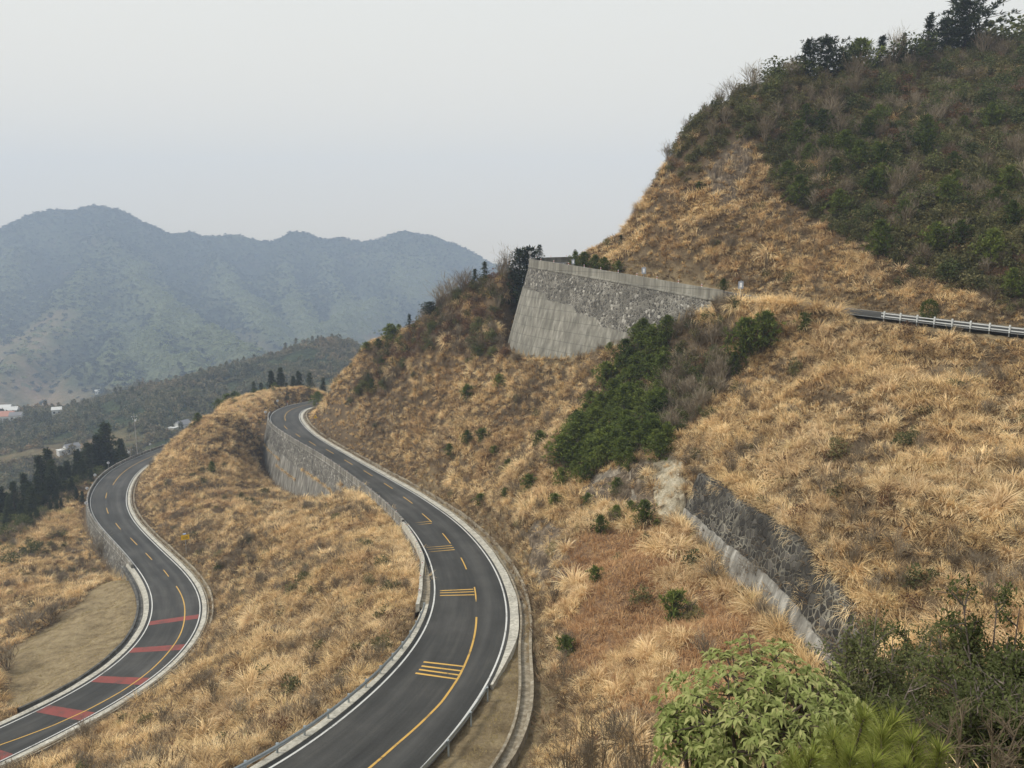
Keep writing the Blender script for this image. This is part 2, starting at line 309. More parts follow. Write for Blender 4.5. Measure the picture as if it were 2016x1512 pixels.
# wall height profile on the outer (valley) side, by distance y of the centre line
WALL_H = {
 'mid': ([30, 60, 72, 84, 100, 125, 140, 152, 165, 178, 192, 206, 222, 236, 246, 252, 260], [.3, .3, .6, 1.3, 1.6, 1.0, .7, .9, 3.4, 7.6, 11.0, 13.5, 14.5, 13, 9.0, 3, 1.2]),
 'low': ([60, 140, 146, 152, 160, 172, 186, 200, 214, 230, 300], [.3, .3, 2.2, 4.5, 5.5, 5.5, 5.0, 4.0, 3.0, 2.5, 2.0]),
 'up': ([40, 100, 112, 119, 124, 132, 145, 157, 170, 182, 200], [.3, .3, .3, 1.6, 4.6, 9.0, 14.6, 17.6, 17.5, 12, 3]),
}
BATTER = {'mid': .22, 'low': .22, 'up': .27}
ML = {'mid': .75, 'low': .75, 'up': .5}; MR = {'mid': 2.1, 'low': 1.7, 'up': 1.2}
for k, r in RD.items():
    r.h = np.interp(r.c[:, 1], *WALL_H[k]); r.h = gsm(r.h, 2); r.k = k
    r.mr = MR[k] + (3.2 * sstep(69, 50, r.c[:, 1]) if k == 'mid' else 0 * r.w)

# ------------------------------------------------------------------ ground near the camera: heights from surveyed points
CP = []
def cp(*rows):
    for r in rows: CP.append(P(*r))
# slope below the upper road, right
cp((2016,1150,45),(2016,900,62),(2016,700,80),(1800,800,75),(1600,800,84),(1500,900,78),(1450,800,95),(1550,700,100),(1700,700,90),(1650,950,64),(1800,950,58),(1850,1100,48),(1750,1150,47),
   (1335,930,80),(1400,945,76),(1480,1000,66),(1560,1040,58.4),(1640,1130,51.5),(1690,1230,46.5),(1900,700,85),(1800,650,95),(1650,640,104),(1480,620,112))
CP += [(19.2,80,-29.5),(19.6,72,-29.4),(19.6,64.6,-29),(20.6,58.6,-28.6),(20.8,49,-28.2),(21,42,-27)]
# gully and spur under the bastion
cp((1300,700,120),(1400,680,112),(1250,800,112),(1200,900,103),(1150,950,97),(1290,900,90),(1290,1030,81),(1100,690,146),(1200,640,135),(1300,605,126),
   (1100,780,140),(1000,780,150),(950,850,143),(1050,880,125),(850,800,178),(750,780,200),(700,850,185),(850,900,148),(1000,950,110),(1000,1030,97.7),(1080,1080,83),(1130,1060,80),(1060,1200,73.5),(1100,1180,69),
   (1130,1300,57.5),(1080,1400,53),(1060,1450,50),(1250,1150,66),(1400,1250,55),(1250,1350,50),(1500,1320,48),(1180,1480,43),(1210,1000,88))
# between the two lower roads
cp((780,1150,87.6),(700,1100,102.5),(600,1200,91),(500,1300,80),(400,1350,77),(300,1430,73),(150,1490,66.5),(500,1450,62),(650,1350,66),(550,1450,56.5),(450,1200,103),(420,1100,133),(500,1000,167),(600,1030,145),(700,1000,148),
   (560,965,202),(630,985,172),(450,1000,180),(350,950,202),(330,1000,186),(400,900,211),(450,850,225),(500,830,240),(420,822,234),(370,850,234),(330,890,228))
# beyond the far bend, knoll
cp((600,765,292),(520,778,286),(440,792,272),(470,800,262))
# left of the low road
cp((230,1112,152),(200,1180,129),(150,1280,105),(60,1250,114),(50,1380,88),(0,1300,103),(100,1100,163),(0,1150,144.5),(50,1050,183),(150,1020,199),(240,1130,142))
CP += [(-150,235,-79),(-160,205,-85),(-146,262,-80),(-140,290,-82),(-185,200,-100),(-180,260,-105),(-190,300,-118),(-150,325,-105),(-160,160,-92),(-150,120,-84),(-110,110,-68),(-100,80,-58),(-130,60,-64)]
# hill above the upper road
cp((1215,492,162),(1270,432,158),(1316,325,158),(1390,222,160),(1480,180,165),(1560,155,168),(1700,148,172),(1800,130,178),(1900,116,182),(2016,106,188),(2200,90,192),
   (1400,450,138),(1450,350,147),(1550,300,150),(1600,450,128),(1700,250,152),(1700,500,116),(1850,500,110),(1850,300,140),(1850,190,165),(2000,500,104),(2000,300,134),(1600,222,158),(1340,500,136),(1250,510,149))
CP += [(46,184,6),(72,205,22),(100,215,28),(140,225,30),(60,240,-8),(120,270,5),(110,100,14),(140,130,32),(150,60,6),(100,20,-3),(160,180,46)]
# spur left of the bastion
cp((1000,552,180),(930,572,190),(850,625,198),(790,652,205),(710,698,212),(660,750,224),(637,788,240),(930,700,172),(850,720,182),(750,740,200),(980,640,172),(930,630,182),(1010,706,158))
CP += [(-2,198,-14),(-20,212,-27),(-40,235,-43),(-10,240,-42),(22,215,-16),(0,265,-58),(-40,268,-58),(-60,330,-75),(0,330,-90),(170,330,-20),(60,300,-40),(-100,320,-78)]
# foot of the view point
CP += [(0,0,-3.2),(6,6,-6.2),(0,8,-8.5),(8,15,-13),(-6,6,-9.5),(-4,15,-16),(2,30,-27),(14,30,-24),(24,30,-19.5),(24,15,-11),(40,20,-9),(60,10,-6),(-16,18,-24),(-35,20,-34),(-40,40,-40),(-60,40,-48),(-60,5,-42),(-120,5,-62),(30,-8,-3),(0,-8,-2.4),(-20,-8,-12),(110,-8,-6)]
NX0, NY0, NS = -200.0, -8.0, 1.0
gx = np.arange(NX0, 171, NS); gy = np.arange(NY0, 333, NS); GX, GY = np.meshgrid(gx, gy, indexing='ij')
def rbf(cps, X, Y, c=5.0, lam=.4):
    A = np.array(cps); n = len(A)
    K = -np.sqrt((A[:, None, 0] - A[None, :, 0]) ** 2 + (A[:, None, 1] - A[None, :, 1]) ** 2 + c * c) - lam * -1 * 0
    K -= np.eye(n) * -lam * -1 if False else 0
    M = np.zeros((n + 3, n + 3)); M[:n, :n] = K + np.eye(n) * lam; M[:n, n] = 1; M[:n, n + 1:n + 3] = A[:, :2]; M[n:, :n] = M[:n, n:].T
    w = np.linalg.solve(M, np.r_[A[:, 2], 0, 0, 0])
    out = np.empty(X.size); x, y = X.ravel(), Y.ravel()
    for i in range(0, x.size, 8192):
        s = slice(i, i + 8192)
        out[s] = -np.sqrt((x[s, None] - A[None, :, 0]) ** 2 + (y[s, None] - A[None, :, 1]) ** 2 + c * c) @ w[:n] + w[n] + w[n + 1] * x[s] + w[n + 2] * y[s]
    return out.reshape(X.shape)
for k, r in RD.items():                                     # the road benches are survey points too
    for i in range(0, len(r.c), 6):
        CP.append(tuple(st(r, i, r.w[i] / 2 + r.mr[i], -.2)))
        if r.h[i] < 1.0: CP.append(tuple(st(r, i, -r.w[i] / 2 - 1, -.3)))
        elif k != 'up' and r.h[i] > 1.5: CP.append(tuple(st(r, i, -r.w[i] / 2 - 1.5 - r.h[i] * .22, -r.h[i])))
        elif k == 'up' : CP.append(tuple(st(r, i, -r.w[i] / 2 - 1.2 - r.h[i] * .27, -r.h[i])))
GZ = rbf(CP, GX, GY)
def road_frame(r, X, Y, reach=26):
    """nearest station index, signed offset and distance for points near the road"""
    x, y = X.ravel(), Y.ravel(); idx = np.zeros(x.size, int); off = np.full(x.size, 1e9)
    m = np.where((x > r.c[:, 0].min() - reach) & (x < r.c[:, 0].max() + reach) & (y > r.c[:, 1].min() - reach) & (y < r.c[:, 1].max() + reach))[0]
    for a in range(0, m.size, 4096):
        s = m[a:a + 4096]
        d = (x[s, None] - r.c[None, :, 0]) ** 2 + (y[s, None] - r.c[None, :, 1]) ** 2
        j = d.argmin(1); idx[s] = j
        dx, dy = x[s] - r.c[j, 0], y[s] - r.c[j, 1]
        o = dx * r.n[j, 0] + dy * r.n[j, 1]; al = np.abs(dx * r.t[j, 0] + dy * r.t[j, 1])
        off[s] = np.where((al > 3) & ((j == 0) | (j == len(r.c) - 1)), 1e9, np.sign(o) * np.sqrt(d[np.arange(s.size), j]))
    return idx.reshape(X.shape), off.reshape(X.shape)
ROADMASK = np.full(GX.shape, 1e9)                            # distance outside the road's bench
bumps = .85 * vnoise(GX, GY, 17, 1) + .75 * vnoise(GX, GY, 7, 2) + .42 * vnoise(GX, GY, 3.1, 3)
FR = {}
for k, r in RD.items():
    FR[k] = road_frame(r, GX, GY)
    j, o = FR[k]; ROADMASK = np.minimum(ROADMASK, np.where(o > 0, o - r.w[j] / 2 - r.mr[j], -o - r.w[j] / 2 - ML[k] - r.h[j] * BATTER[k]))
GZ += bumps * sstep(0, 7, ROADMASK)
for k, r in RD.items():
    j, o = FR[k]; hw = r.w[j] / 2; zr = r.c[j, 2]; h = r.h[j]; b = BATTER[k]
    near = np.abs(o) < 60
    bench = near & (o <= hw + r.mr[j]) & (o >= -hw - ML[k])
    up = near & (o > hw + r.mr[j]); tu = sstep(0, 3.0, o - hw - r.mr[j])
    q = -o - hw - ML[k]; dn = near & (q > 0)
    base = np.maximum(b * h - (.18 if k == 'up' else .13), .15)
    zf = zr - .45 - h * np.clip(q / base, 0, 1); td = sstep(0, 5.0, q - base)
    Z2 = np.where(bench, zr - .4, np.where(up, (zr - .1) * (1 - tu) + GZ * tu, np.where(dn, zf * (1 - td) + GZ * td, GZ)))
    GZ = np.where(near, Z2, GZ)
r = RD['up']; j, o = FR['up']; q = -o - r.w[j] / 2                 # grassy bank that hides the road edge right of the bastion
GZ += np.where((np.abs(o) < 60) & (q > .6), (1.7 * np.exp(-((q - 2.6) / 1.25) ** 2)) * sstep(120, 115, r.c[j, 1]) * sstep(100, 105, r.c[j, 1]), 0)
# dark stone wall: hold the slope back behind its face
SW_BASE = np.array([(18.4,80.5,-29.6),(18.8,75,-29.5),(19.1,70,-29.3),(19.4,64.6,-29.0),(20.0,58.6,-28.6),(20.5,53,-28.3),(20.9,48,-28.1),(21.2,43,-27.6)])
SW_TOP = np.array([(20.2,80.5,-24.0),(20.6,75,-23.3),(20.9,70,-23.2),(21.4,64.6,-22.8),(22.0,58.6,-22.2),(22.4,53,-22.8),(22.4,48,-23.6),(22.2,43,-25.2)])
by = GY; bx0 = np.interp(by, SW_BASE[::-1, 1], SW_BASE[::-1, 0]); bx1 = np.interp(by, SW_TOP[::-1, 1], SW_TOP[::-1, 0])
bz0 = np.interp(by, SW_BASE[::-1, 1], SW_BASE[::-1, 2]); bz1 = np.interp(by, SW_TOP[::-1, 1], SW_TOP[::-1, 2])
inY = sstep(42, 44, GY) * (1 - sstep(80.2, 81.5, GY))
t_ = np.clip((GX - bx0 - .6) / (bx1 - bx0), 0, 1)
face = bz0 - .5 + (bz1 - bz0) * t_
band = (GX > bx0 - .5) & (GX < bx1 + 1.6) & (inY > .5)
GZ = np.where(band, np.minimum(GZ, np.where(GX < bx1 + .6, face, bz1 - .1)), GZ)
frontw = (1 - sstep(0, 4, bx0 - GX)) * (GX < bx0 + .2) * inY
GZ = np.where(GX < bx0 + .2, GZ * (1 - frontw) + (bz0 + .1 * vnoise(GX, GY, 3, 9)) * frontw, GZ)
behind = (1 - sstep(0, 6, GX - bx1 - 1.0)) * (GX >= bx1 + 1.0) * inY
GZ = GZ * (1 - behind) + (bz1 + .15 + .35 * np.clip(GX - bx1 - 1, 0, 9)) * behind
def ground(x, y):
    fx = np.clip((np.asarray(x, float) - NX0) / NS, 0, len(gx) - 1.001); fy = np.clip((np.asarray(y, float) - NY0) / NS, 0, len(gy) - 1.001)
    i, j = fx.astype(int), fy.astype(int); a, b = fx - i, fy - j
    return (GZ[i, j] * (1 - a) + GZ[i + 1, j] * a) * (1 - b) + (GZ[i, j + 1] * (1 - a) + GZ[i + 1, j + 1] * a) * b
def hit(u, v, y0=4.0, y1=331.0):
    """where the sight line through photo pixel (u, v) meets the near ground"""
    Y = np.arange(y0, y1, .25); d = np.array(P(u, v, 1.0)); pts = Y[:, None] * d
    below = pts[:, 2] < ground(pts[:, 0], pts[:, 1])
    k = int(below.argmax()) if below.any() else len(Y) - 1
    return pts[k, 0], pts[k, 1], float(ground(pts[k, 0], pts[k, 1]))
gu, gv = proj(np.stack([GX, GY, GZ], -1))
SLX = np.gradient(GZ, NS, axis=0); SLY = np.gradient(GZ, NS, axis=1); STEEP = np.hypot(SLX, SLY)
ROCK = np.zeros(GX.shape)
rock_polys = [([(1235,915),(1340,890),(1345,1035),(1290,1035),(1240,990)], 74, 100), ([(1040,1020),(1120,1040),(1115,1130),(1080,1160),(1040,1110)], 70, 95), ([(1150,940),(1250,910),(1260,1010),(1170,1000)], 76, 104)]
for poly, a, b in rock_polys: ROCK = np.maximum(ROCK, (in_poly(gu, gv, poly) & (GY > a) & (GY < b)).astype(float))
ROCK = np.maximum(ROCK, (in_poly(gu, gv, [(1385,330),(1465,262),(1490,300),(1440,420),(1400,390)]) & (GY > 120)) * .6)
MOWN = (in_poly(gu, gv, [(236,1108),(290,1180),(300,1220),(270,1290),(180,1360),(60,1400),(0,1400),(0,1290),(60,1250),(150,1190),(215,1130)]) & (GY < 156) & (GX < -40)).astype(float)
REDZ = (in_poly(gu, gv, [(1120,1060),(1330,1030),(1480,1180),(1560,1300),(1480,1400),(1250,1400),(1130,1320),(1110,1180)]) & (GY < 84) & (GX < 20)).astype(float)
def blur(a, n=2):
    for _ in range(n):
        a = (a + np.roll(a, 1, 0) + np.roll(a, -1, 0) + np.roll(a, 1, 1) + np.roll(a, -1, 1)) / 5
    return a
def vattr(o, name, vals):
    a = o.data.attributes.new(name, 'FLOAT', 'POINT'); a.data.foreach_set('value', np.asarray(vals, np.float32).ravel())
GZ = GZ + ROCK * (ROADMASK > 2) * (.5 * vnoise(GX, GY, 2.2, 21) + .35 * vnoise(GX, GY, 1.1, 22))
hillside = mesh_obj('hillside_ground', np.stack([GX, GY, GZ], -1).reshape(-1, 3), grid_faces(len(gx), len(gy)), MAT['soil'], smooth=True)
tag(hillside, kind='structure')
vattr(hillside, 'rock', blur(np.clip(ROCK, 0, 1), 1)); vattr(hillside, 'mown', blur(np.maximum(MOWN, .75 * ((ROADMASK < 1.6) & (GY < 160))), 2)); vattr(hillside, 'red', blur(REDZ, 3) * .8)

# ------------------------------------------------------------------ road surfaces and markings
def sweep(name, r, i0, i1, prof, mat, parent=None, smooth=False, close=False, caps=False):
    """prof(i) gives [(offset from centre line, height above road)] for station i"""
    idx = list(range(i0, i1 + 1)); V = []
    for i in idx: V += [st(r, i, o, dz) for o, dz in prof(i)]
    m = len(prof(i0)); n = len(idx); Fc = []
    for a in range(n - 1):
        for b in range(m if close else m - 1):
            b2 = (b + 1) % m; Fc.append((a * m + b, a * m + b2, (a + 1) * m + b2, (a + 1) * m + b))
    if caps: Fc.append(tuple(range(m - 1, -1, -1))); Fc.append(tuple((n - 1) * m + b for b in range(m)))
    return mesh_obj(name, V, Fc, mat, parent, smooth)
ROAD = {}
for k, r in RD.items():
    n = len(r.c); NC = 13
    f = np.linspace(-.5, .5, NC); V = np.array([[st(r, i, a * r.w[i] + (-.45 if a == -.5 else .25 if a == .5 else 0), 0) for a in f] for i in range(n)])
    o = mesh_obj('road', V.reshape(-1, 3), grid_faces(n, NC), MAT['asphalt'], smooth=True); tag(o, kind='structure'); ROAD[k] = o
    tr = np.array([max(0, 1 - abs(abs(a) - .25) * 9) * (.65 if a > 0 else .3) for a in f]); vattr(o, 'track', np.tile(tr, n)); vattr(o, 'along', np.repeat(r.s * .06, NC)); vattr(o, 'across', (f[None, :] * r.w[:, None] * 1.1))
def strip_mark(name, r, s0, s1, o0, o1, mat, dz=.012, parent=None):
    """painted strip between arc lengths s0..s1, offsets as functions or numbers"""
    ss = np.linspace(s0, s1, max(2, int((s1 - s0) / .75) + 1)); V = []
    for s in ss:
        c = [np.interp(s, r.s, r.c[:, q]) for q in range(3)]; nn = [np.interp(s, r.s, r.n[:, q]) for q in range(2)]; w = np.interp(s, r.s, r.w)
        for o in (o0, o1):
            oo = (o(w, s) if o.__code__.co_argcount == 2 else o(w)) if callable(o) else o; V.append((c[0] + nn[0] * oo, c[1] + nn[1] * oo, c[2] + dz))
    Fc = [(2 * i, 2 * i + 1, 2 * i + 3, 2 * i + 2) for i in range(len(ss) - 1)]
    return mesh_obj(name, V, Fc, mat, parent)
def s_at(r, y): return float(r.s[at_y(r, y)])
for k in ('mid', 'low', 'up'):
    r = RD[k]
    for nm, a, b in (('edge_line', lambda w: -w / 2, lambda w: -w / 2 + .16), ('edge_line', lambda w: w / 2 - .16, lambda w: w / 2)):
        strip_mark(nm, r, 0, r.s[-1], a, b, MAT['white_paint'], parent=ROAD[k])
def cmark(k, sa, sb, o=0.0, hw=.075): return strip_mark('centre_line', RD[k], min(sa, sb), max(sa, sb), o - hw, o + hw, MAT['yellow_paint'], .014, ROAD[k])
def s_px(k, u, v):
    """arc length of the road point seen at photo pixel (u, v), and its offset"""
    r = RD[k]; pu, pv = proj(r.c); d = (pu - u) ** 2 + (pv - v) ** 2; i = int(d.argmin())
    Z = r.c[i, 2]; q = np.array(P(u, v, 1.0)); q = q * (Z / q[2])
    for _ in range(6):
        i = int(((r.c[:, :2] - q[:2]) ** 2).sum(1).argmin()); e = q[:2] - r.c[i, :2]; s = float(r.s[i] + e @ r.t[i])
        q = q * (.4 + .6 * float(np.interp(s, r.s, r.c[:, 2])) / q[2])
    return s, float(e @ r.n[i])
# mid road: solid line round the far bend, dashes down the straight, then solid to the near end
def seg(k, a, b):
    s0, o0 = s_px(k, *a); s1, o1 = s_px(k, *b)
    cmark(k, s0, s1, (o0 + o1) / 2)
cmark('mid', 0, s_px('mid', 554, 829)[0])
for a, b in (((559,838),(566,845)),((581,854),(592,860)),((608,869),(622,877)),((641,885),(658,893)),((678,905),(694,915)),((716,926),(733,937)),((756,951),(773,962)),((794,978),(812,991)),((832,1011),(849,1028)),((871,1050),(887,1070)),((907,1098),(919,1121)),((932.5,1156),(939,1184)) ): seg('mid', a, b)
def curve_line(k, pts, hw):
    so = np.array(sorted(s_px(k, *q) for q in pts)); f_ = lambda s, d: float(np.interp(s, so[:, 0], so[:, 1])) + d
    strip_mark('centre_line', RD[k], so[0, 0], RD[k].s[-1], lambda w, s: f_(s, -hw), lambda w, s: f_(s, hw), MAT['yellow_paint'], .014, ROAD[k])
curve_line('mid', ((938,1215),(933.6,1253.8),(922.9,1290.7),(902.9,1333.7),(869,1383),(823,1429),(776.8,1469),(727.6,1512)), .09)
# transverse rumble bars across the left lane
def bars(k, rows):
    r = RD[k]
    for (ul, vl), (ur, vr) in rows:
        z = np.interp(s_px(k, ur, vr)[0], r.s, r.c[:, 2]) + .016
        a = np.array(P(ul, vl, 1)); b = np.array(P(ur, vr, 1)); a *= z / a[2]; b *= z / b[2]
        za = np.interp(s_px(k, ul, vl)[0], r.s, r.c[:, 2]) + .018; a *= za / a[2]
        d = (b - a)[:2]; d /= np.hypot(*d); nrm = np.array([-d[1], d[0]]) * .11
        V = []
        for t in np.linspace(0, 1, 6):
            c = a + (b - a) * t; V += [(c[0] - nrm[0], c[1] - nrm[1], c[2]), (c[0] + nrm[0], c[1] + nrm[1], c[2])]
        mesh_obj('rumble_bar', V, [(2 * i, 2 * i + 1, 2 * i + 3, 2 * i + 2) for i in range(5)], MAT['yellow_paint'], ROAD[k])
bars('mid', [((807,1031),(849,1026)),((812,1035),(850,1030)),((840,1078),(890,1074)),((842,1082),(893,1078)),((845,1087),(895,1082)),((866,1163),(932,1160)),((866,1167.5),(933,1165)),((866,1172.5),(934,1171)),
             ((834,1303),(912,1312)),((830,1311),(908,1321)),((825,1318),(903,1329)),((818,1325),(899,1337))])
# low road: solid round the far bend, dashes, solid again and five red bands
cmark('low', 0, s_px('low', 219,955)[0])
for a, b in (((210.5,970),(208,981)),((209,1000),(214,1011)),((227,1030),(238,1042)),((257,1059),(270,1073)),((286,1089),(300,1102)),((321,1122),(333,1135))): seg('low', a, b)
curve_line('low', ((347,1154),(361,1182),(363.5,1213),(354,1251),(330,1286),(295,1321),(243,1359),(173.6,1397),(104,1428.5),(35,1454.5),(0,1466.7)), .085)
for vm, (a, b) in enumerate((((304,1225),(407,1212)),((276,1277),(382,1275)),((216,1335),(306,1346)),((113,1391),(187,1424)),((-60,1436),(-10,1500)))):
    sa = s_px('low', *a)[0]; sb = s_px('low', *b)[0]; s = (sa + sb) / 2 if vm < 4 else sa + 2.6
    strip_mark('red_band', RD['low'], s - 1.0, s + 1.0, lambda w: -w / 2 + .2, lambda w: w / 2 - .2, MAT['red_paint'], .008, ROAD['low'])
# concrete gutters and drains on the uphill side
def jit(i, a, b, amp): return amp * math.sin(i * a) * math.sin(i * b + 1)
iM = at_y(RD['mid'], 57)
tag(sweep('gutter', RD['mid'], 0, iM, lambda i: [(RD['mid'].w[i] / 2 + .22, -.3), (RD['mid'].w[i] / 2 + .28, .03), (RD['mid'].w[i] / 2 + .45 + .7 * float(sstep(57, 67, RD['mid'].c[i, 1])) + jit(i, .7, .31, .08), .06), (RD['mid'].w[i] / 2 + .5 + .7 * float(sstep(57, 67, RD['mid'].c[i, 1])), -.45)], MAT['pale_concrete'], caps=True), kind='structure')
tag(sweep('gutter', RD['low'], 0, len(RD['low'].c) - 1, lambda i: [(RD['low'].w[i] / 2 + .22, -.3), (RD['low'].w[i] / 2 + .28, .03), (RD['low'].w[i] / 2 + .95 + jit(i, .7, .31, .06), .06), (RD['low'].w[i] / 2 + 1.0, -.45)], MAT['pale_concrete']), kind='structure')
def drain_gap(i):
    y = RD['mid'].c[i, 1]; return 1.25 + 2.5 * float(sstep(67, 47, y))
for k, i1, w_ in (('mid', len(RD['mid'].c) - 1, .7), ('low', len(RD['low'].c) - 1, .45)):
    r = RD[k]; g = drain_gap if k == 'mid' else (lambda i: 1.05)
    tag(sweep('drain_channel', r, 0, i1, lambda i: [(r.w[i] / 2 + g(i) - .02, -.5), (r.w[i] / 2 + g(i) + .02, .07), (r.w[i] / 2 + g(i) + .22, .07), (r.w[i] / 2 + g(i) + .24, -.28), (r.w[i] / 2 + g(i) + .24 + w_, -.28), (r.w[i] / 2 + g(i) + .26 + w_, .28 + jit(i, .9, .43, .08)), (r.w[i] / 2 + g(i) + .5 + w_ + jit(i, .5, .21, .06), .32 + jit(i, .9, .43, .08)), (r.w[i] / 2 + g(i) + .55 + w_, -.6)], MAT['drain_concrete']), kind='structure')
# outer verge strips
r = RD['mid']; tag(sweep('kerb', r, at_y(r, 76), len(r.c) - 1, lambda i: [(-r.w[i] / 2 - .38, -.3), (-r.w[i] / 2 - .42, .04), (-r.w[i] / 2 - 1.0 + jit(i, .8, .3, .15), .05), (-r.w[i] / 2 - 1.25, -.45)], MAT['pale_concrete']), kind='structure')
r2 = RD['low']; tag(sweep('kerb', r2, at_y(r2, 149), len(r2.c) - 1, lambda i: [(-r2.w[i] / 2 - .38, -.3), (-r2.w[i] / 2 - .42, .04), (-r2.w[i] / 2 - 1.15 + jit(i, .8, .3, .08), .05), (-r2.w[i] / 2 - 1.3, -.45)], MAT['pale_concrete']), kind='structure')
tag(sweep('drain_channel', r2, at_y(r2, 149), at_y(r2, 80), lambda i: [(-r2.w[i] / 2 - 1.32, -.5), (-r2.w[i] / 2 - 1.34, -.3), (-r2.w[i] / 2 - 1.9, -.3), (-r2.w[i] / 2 - 1.92, .1 + jit(i, .9, .4, .06)), (-r2.w[i] / 2 - 2.25, .1 + jit(i, .9, .4, .06)), (-r2.w[i] / 2 - 2.3, -.6)], MAT['dark_concrete']), kind='structure')

# ------------------------------------------------------------------ retaining walls, each one thing: parapet, stone masonry, concrete base
def ret_wall(label, k, i0, i1, stone_d, par_h, par_t, stone_m, base_m, gap=.45, inner=.05, cat='wall'):
    """stone_d(i): depth below road level where masonry gives way to the cast base"""
    r = RD[k]; b = BATTER[k]
    root = empty('retaining_wall', tuple(st(r, (i0 + i1) // 2, -r.w[(i0 + i1) // 2] / 2 - gap))); tag(root, label, cat)
    inv = -np.array(root.location)
    def S_(name, prof, mat, c=False, caps=True):
        o = sweep(name, r, i0, i1, prof, mat, root, False, c, caps); o.matrix_parent_inverse = Matrix.Translation(inv); return o
    E = lambda i: -r.w[i] / 2 - gap
    S_('parapet', lambda i: [(E(i), -.25), (E(i), par_h), (E(i) - par_t, par_h), (E(i) - par_t - .02, -.3), (E(i) - par_t - .15, -.34), (E(i) - par_t - .16, -.6)], MAT['cast_concrete' if k == 'up' else 'concrete'])
    ROWS = 8
    def stone(i):
        d = min(stone_d(i), r.h[i] + 1.0); return [(E(i) - par_t - b * q + jit(i * 1.7 + q, .9, 2.3, .05), -.45 - q) for q in np.linspace(0, d, ROWS)]
    S_('stonework', stone, stone_m, smooth=False) if False else S_('stonework', stone, stone_m)
    if base_m:
        def base(i):
            d = min(stone_d(i), r.h[i] + 1.0); H = max(r.h[i] + 3.0, d + .5)
            return [(E(i) - par_t - b * d + .1, -.45 - d)] + [(E(i) - par_t - .12 - b * q, -.45 - q) for q in np.linspace(d, H, 6)]
        S_('concrete_base', base, base_m)
    return root
rm, rl, ru = RD['mid'], RD['low'], RD['up']
W_MID = ret_wall('long wall of rubble stone over streaked concrete holding up the middle road bend', 'mid', at_y(rm, 258), at_y(rm, 118), lambda i: float(np.interp(rm.c[i, 1], [120, 160, 190, 215, 240, 260], [6, 5.5, 5, 5.5, 4.5, 4]) + .35 * math.sin(i * 1.3) + .25 * math.sin(i * .47)), .85, .4, MAT['grey_masonry'], MAT['concrete'])
W_LOW = ret_wall('low parapet wall on rubble stone along the outside of the lower road bend', 'low', 3, at_y(rl, 146), lambda i: 9, .8, .4, MAT['grey_masonry'], None)
W_UP = ret_wall('tall battered bastion wall of rubble over cast concrete under the upper road', 'up', 2, at_y(ru, 119), lambda i: float(np.round(np.interp(ru.c[i, 1], [110, 125, 136, 146, 156, 172, 190], [9, 9, 8.4, 6.9, 5.2, 5.0, 6]) / 1.15) * 1.15 + .12 * math.sin(i * 2.1)), 1.15, .45, MAT['grey_masonry'], MAT['cast_concrete'], gap=.1)
def near_parapet():
    r = rm; i0, i1 = at_y(rm, 118) , at_y(rm, 75)
    root = empty('stone_parapet', tuple(st(r, i1, -r.w[i1] / 2 - .5))); tag(root, 'low stone and concrete parapet beside the middle road near the striped posts', 'wall'); inv = -np.array(root.location)
    E = lambda i: -r.w[i] / 2 - .55 - .9 * float(sstep(96, 84, r.c[i, 1])) * .8
    for nm, pf, mt in (('verge', lambda i: [(-r.w[i] / 2 - .38, -.3), (-r.w[i] / 2 - .42, .02), (E(i) + .02, .03)], 'drain_concrete'),
                       ('parapet', lambda i: [(E(i), -.3), (E(i), .55 + jit(i, .6, .23, .05)), (E(i) - .38, .55 + jit(i, .6, .23, .05)), (E(i) - .4, -.45)], 'pale_concrete'),
                       ('stonework', lambda i: [(E(i) - .4 - .22 * q + jit(i + q, 1.1, 2.1, .05), -.44 - q) for q in np.linspace(0, r.h[i] + 1.5, 6)], 'grey_masonry')):
        o = sweep(nm, r, i0, i1, pf, MAT[mt], root, caps=nm == 'parapet'); o.matrix_parent_inverse = Matrix.Translation(inv)
near_parapet()
# dark stone wall on the right
def dark_wall():
    root = empty('retaining_wall', tuple(SW_BASE[3])); tag(root, 'dark mossy stone retaining wall with pale mortar on the right slope', 'wall'); inv = Matrix.Translation(-np.array(root.location))
    ys = np.linspace(80.5, 43, 60); B = np.array([np.interp(ys, SW_BASE[::-1, 1], SW_BASE[::-1, c]) for c in range(3)]).T; T = np.array([np.interp(ys, SW_TOP[::-1, 1], SW_TOP[::-1, c]) for c in range(3)]).T
    fr = np.interp(ys, [43, 48, 53, 58, 66, 80], [.25, .3, .38, .4, .38, .3])
    fr = np.round(fr / .03) * .03; rows = []
    for b in (0, .2, .4, .6, .8, 1): q = fr + (1 - fr) * b; rows.append(B + (T - B) * q[:, None] + np.c_[.06 * np.sin(ys * 3.1 + b * 9), 0 * ys, 0 * ys])
    V = np.stack(rows + [T + np.array([.7, 0, .02]), T + np.array([.75, 0, -.6])], 1)
    o = mesh_obj('stonework', V.reshape(-1, 3), grid_faces(60, 8), MAT['dark_masonry'], root); o.matrix_parent_inverse = inv
    rows = []
    for b in (-.3, 0, .5, 1): q = fr * b; rows.append(B + (T - B) * q[:, None] + np.array([-.14, 0, 0]))
    rows.append(B + (T - B) * (fr * 1.0)[:, None] + np.array([.15, 0, 0]))
    o = mesh_obj('concrete_base', np.stack(rows, 1).reshape(-1, 3), grid_faces(60, 5), MAT['concrete'], root); o.matrix_parent_inverse = inv
dark_wall()

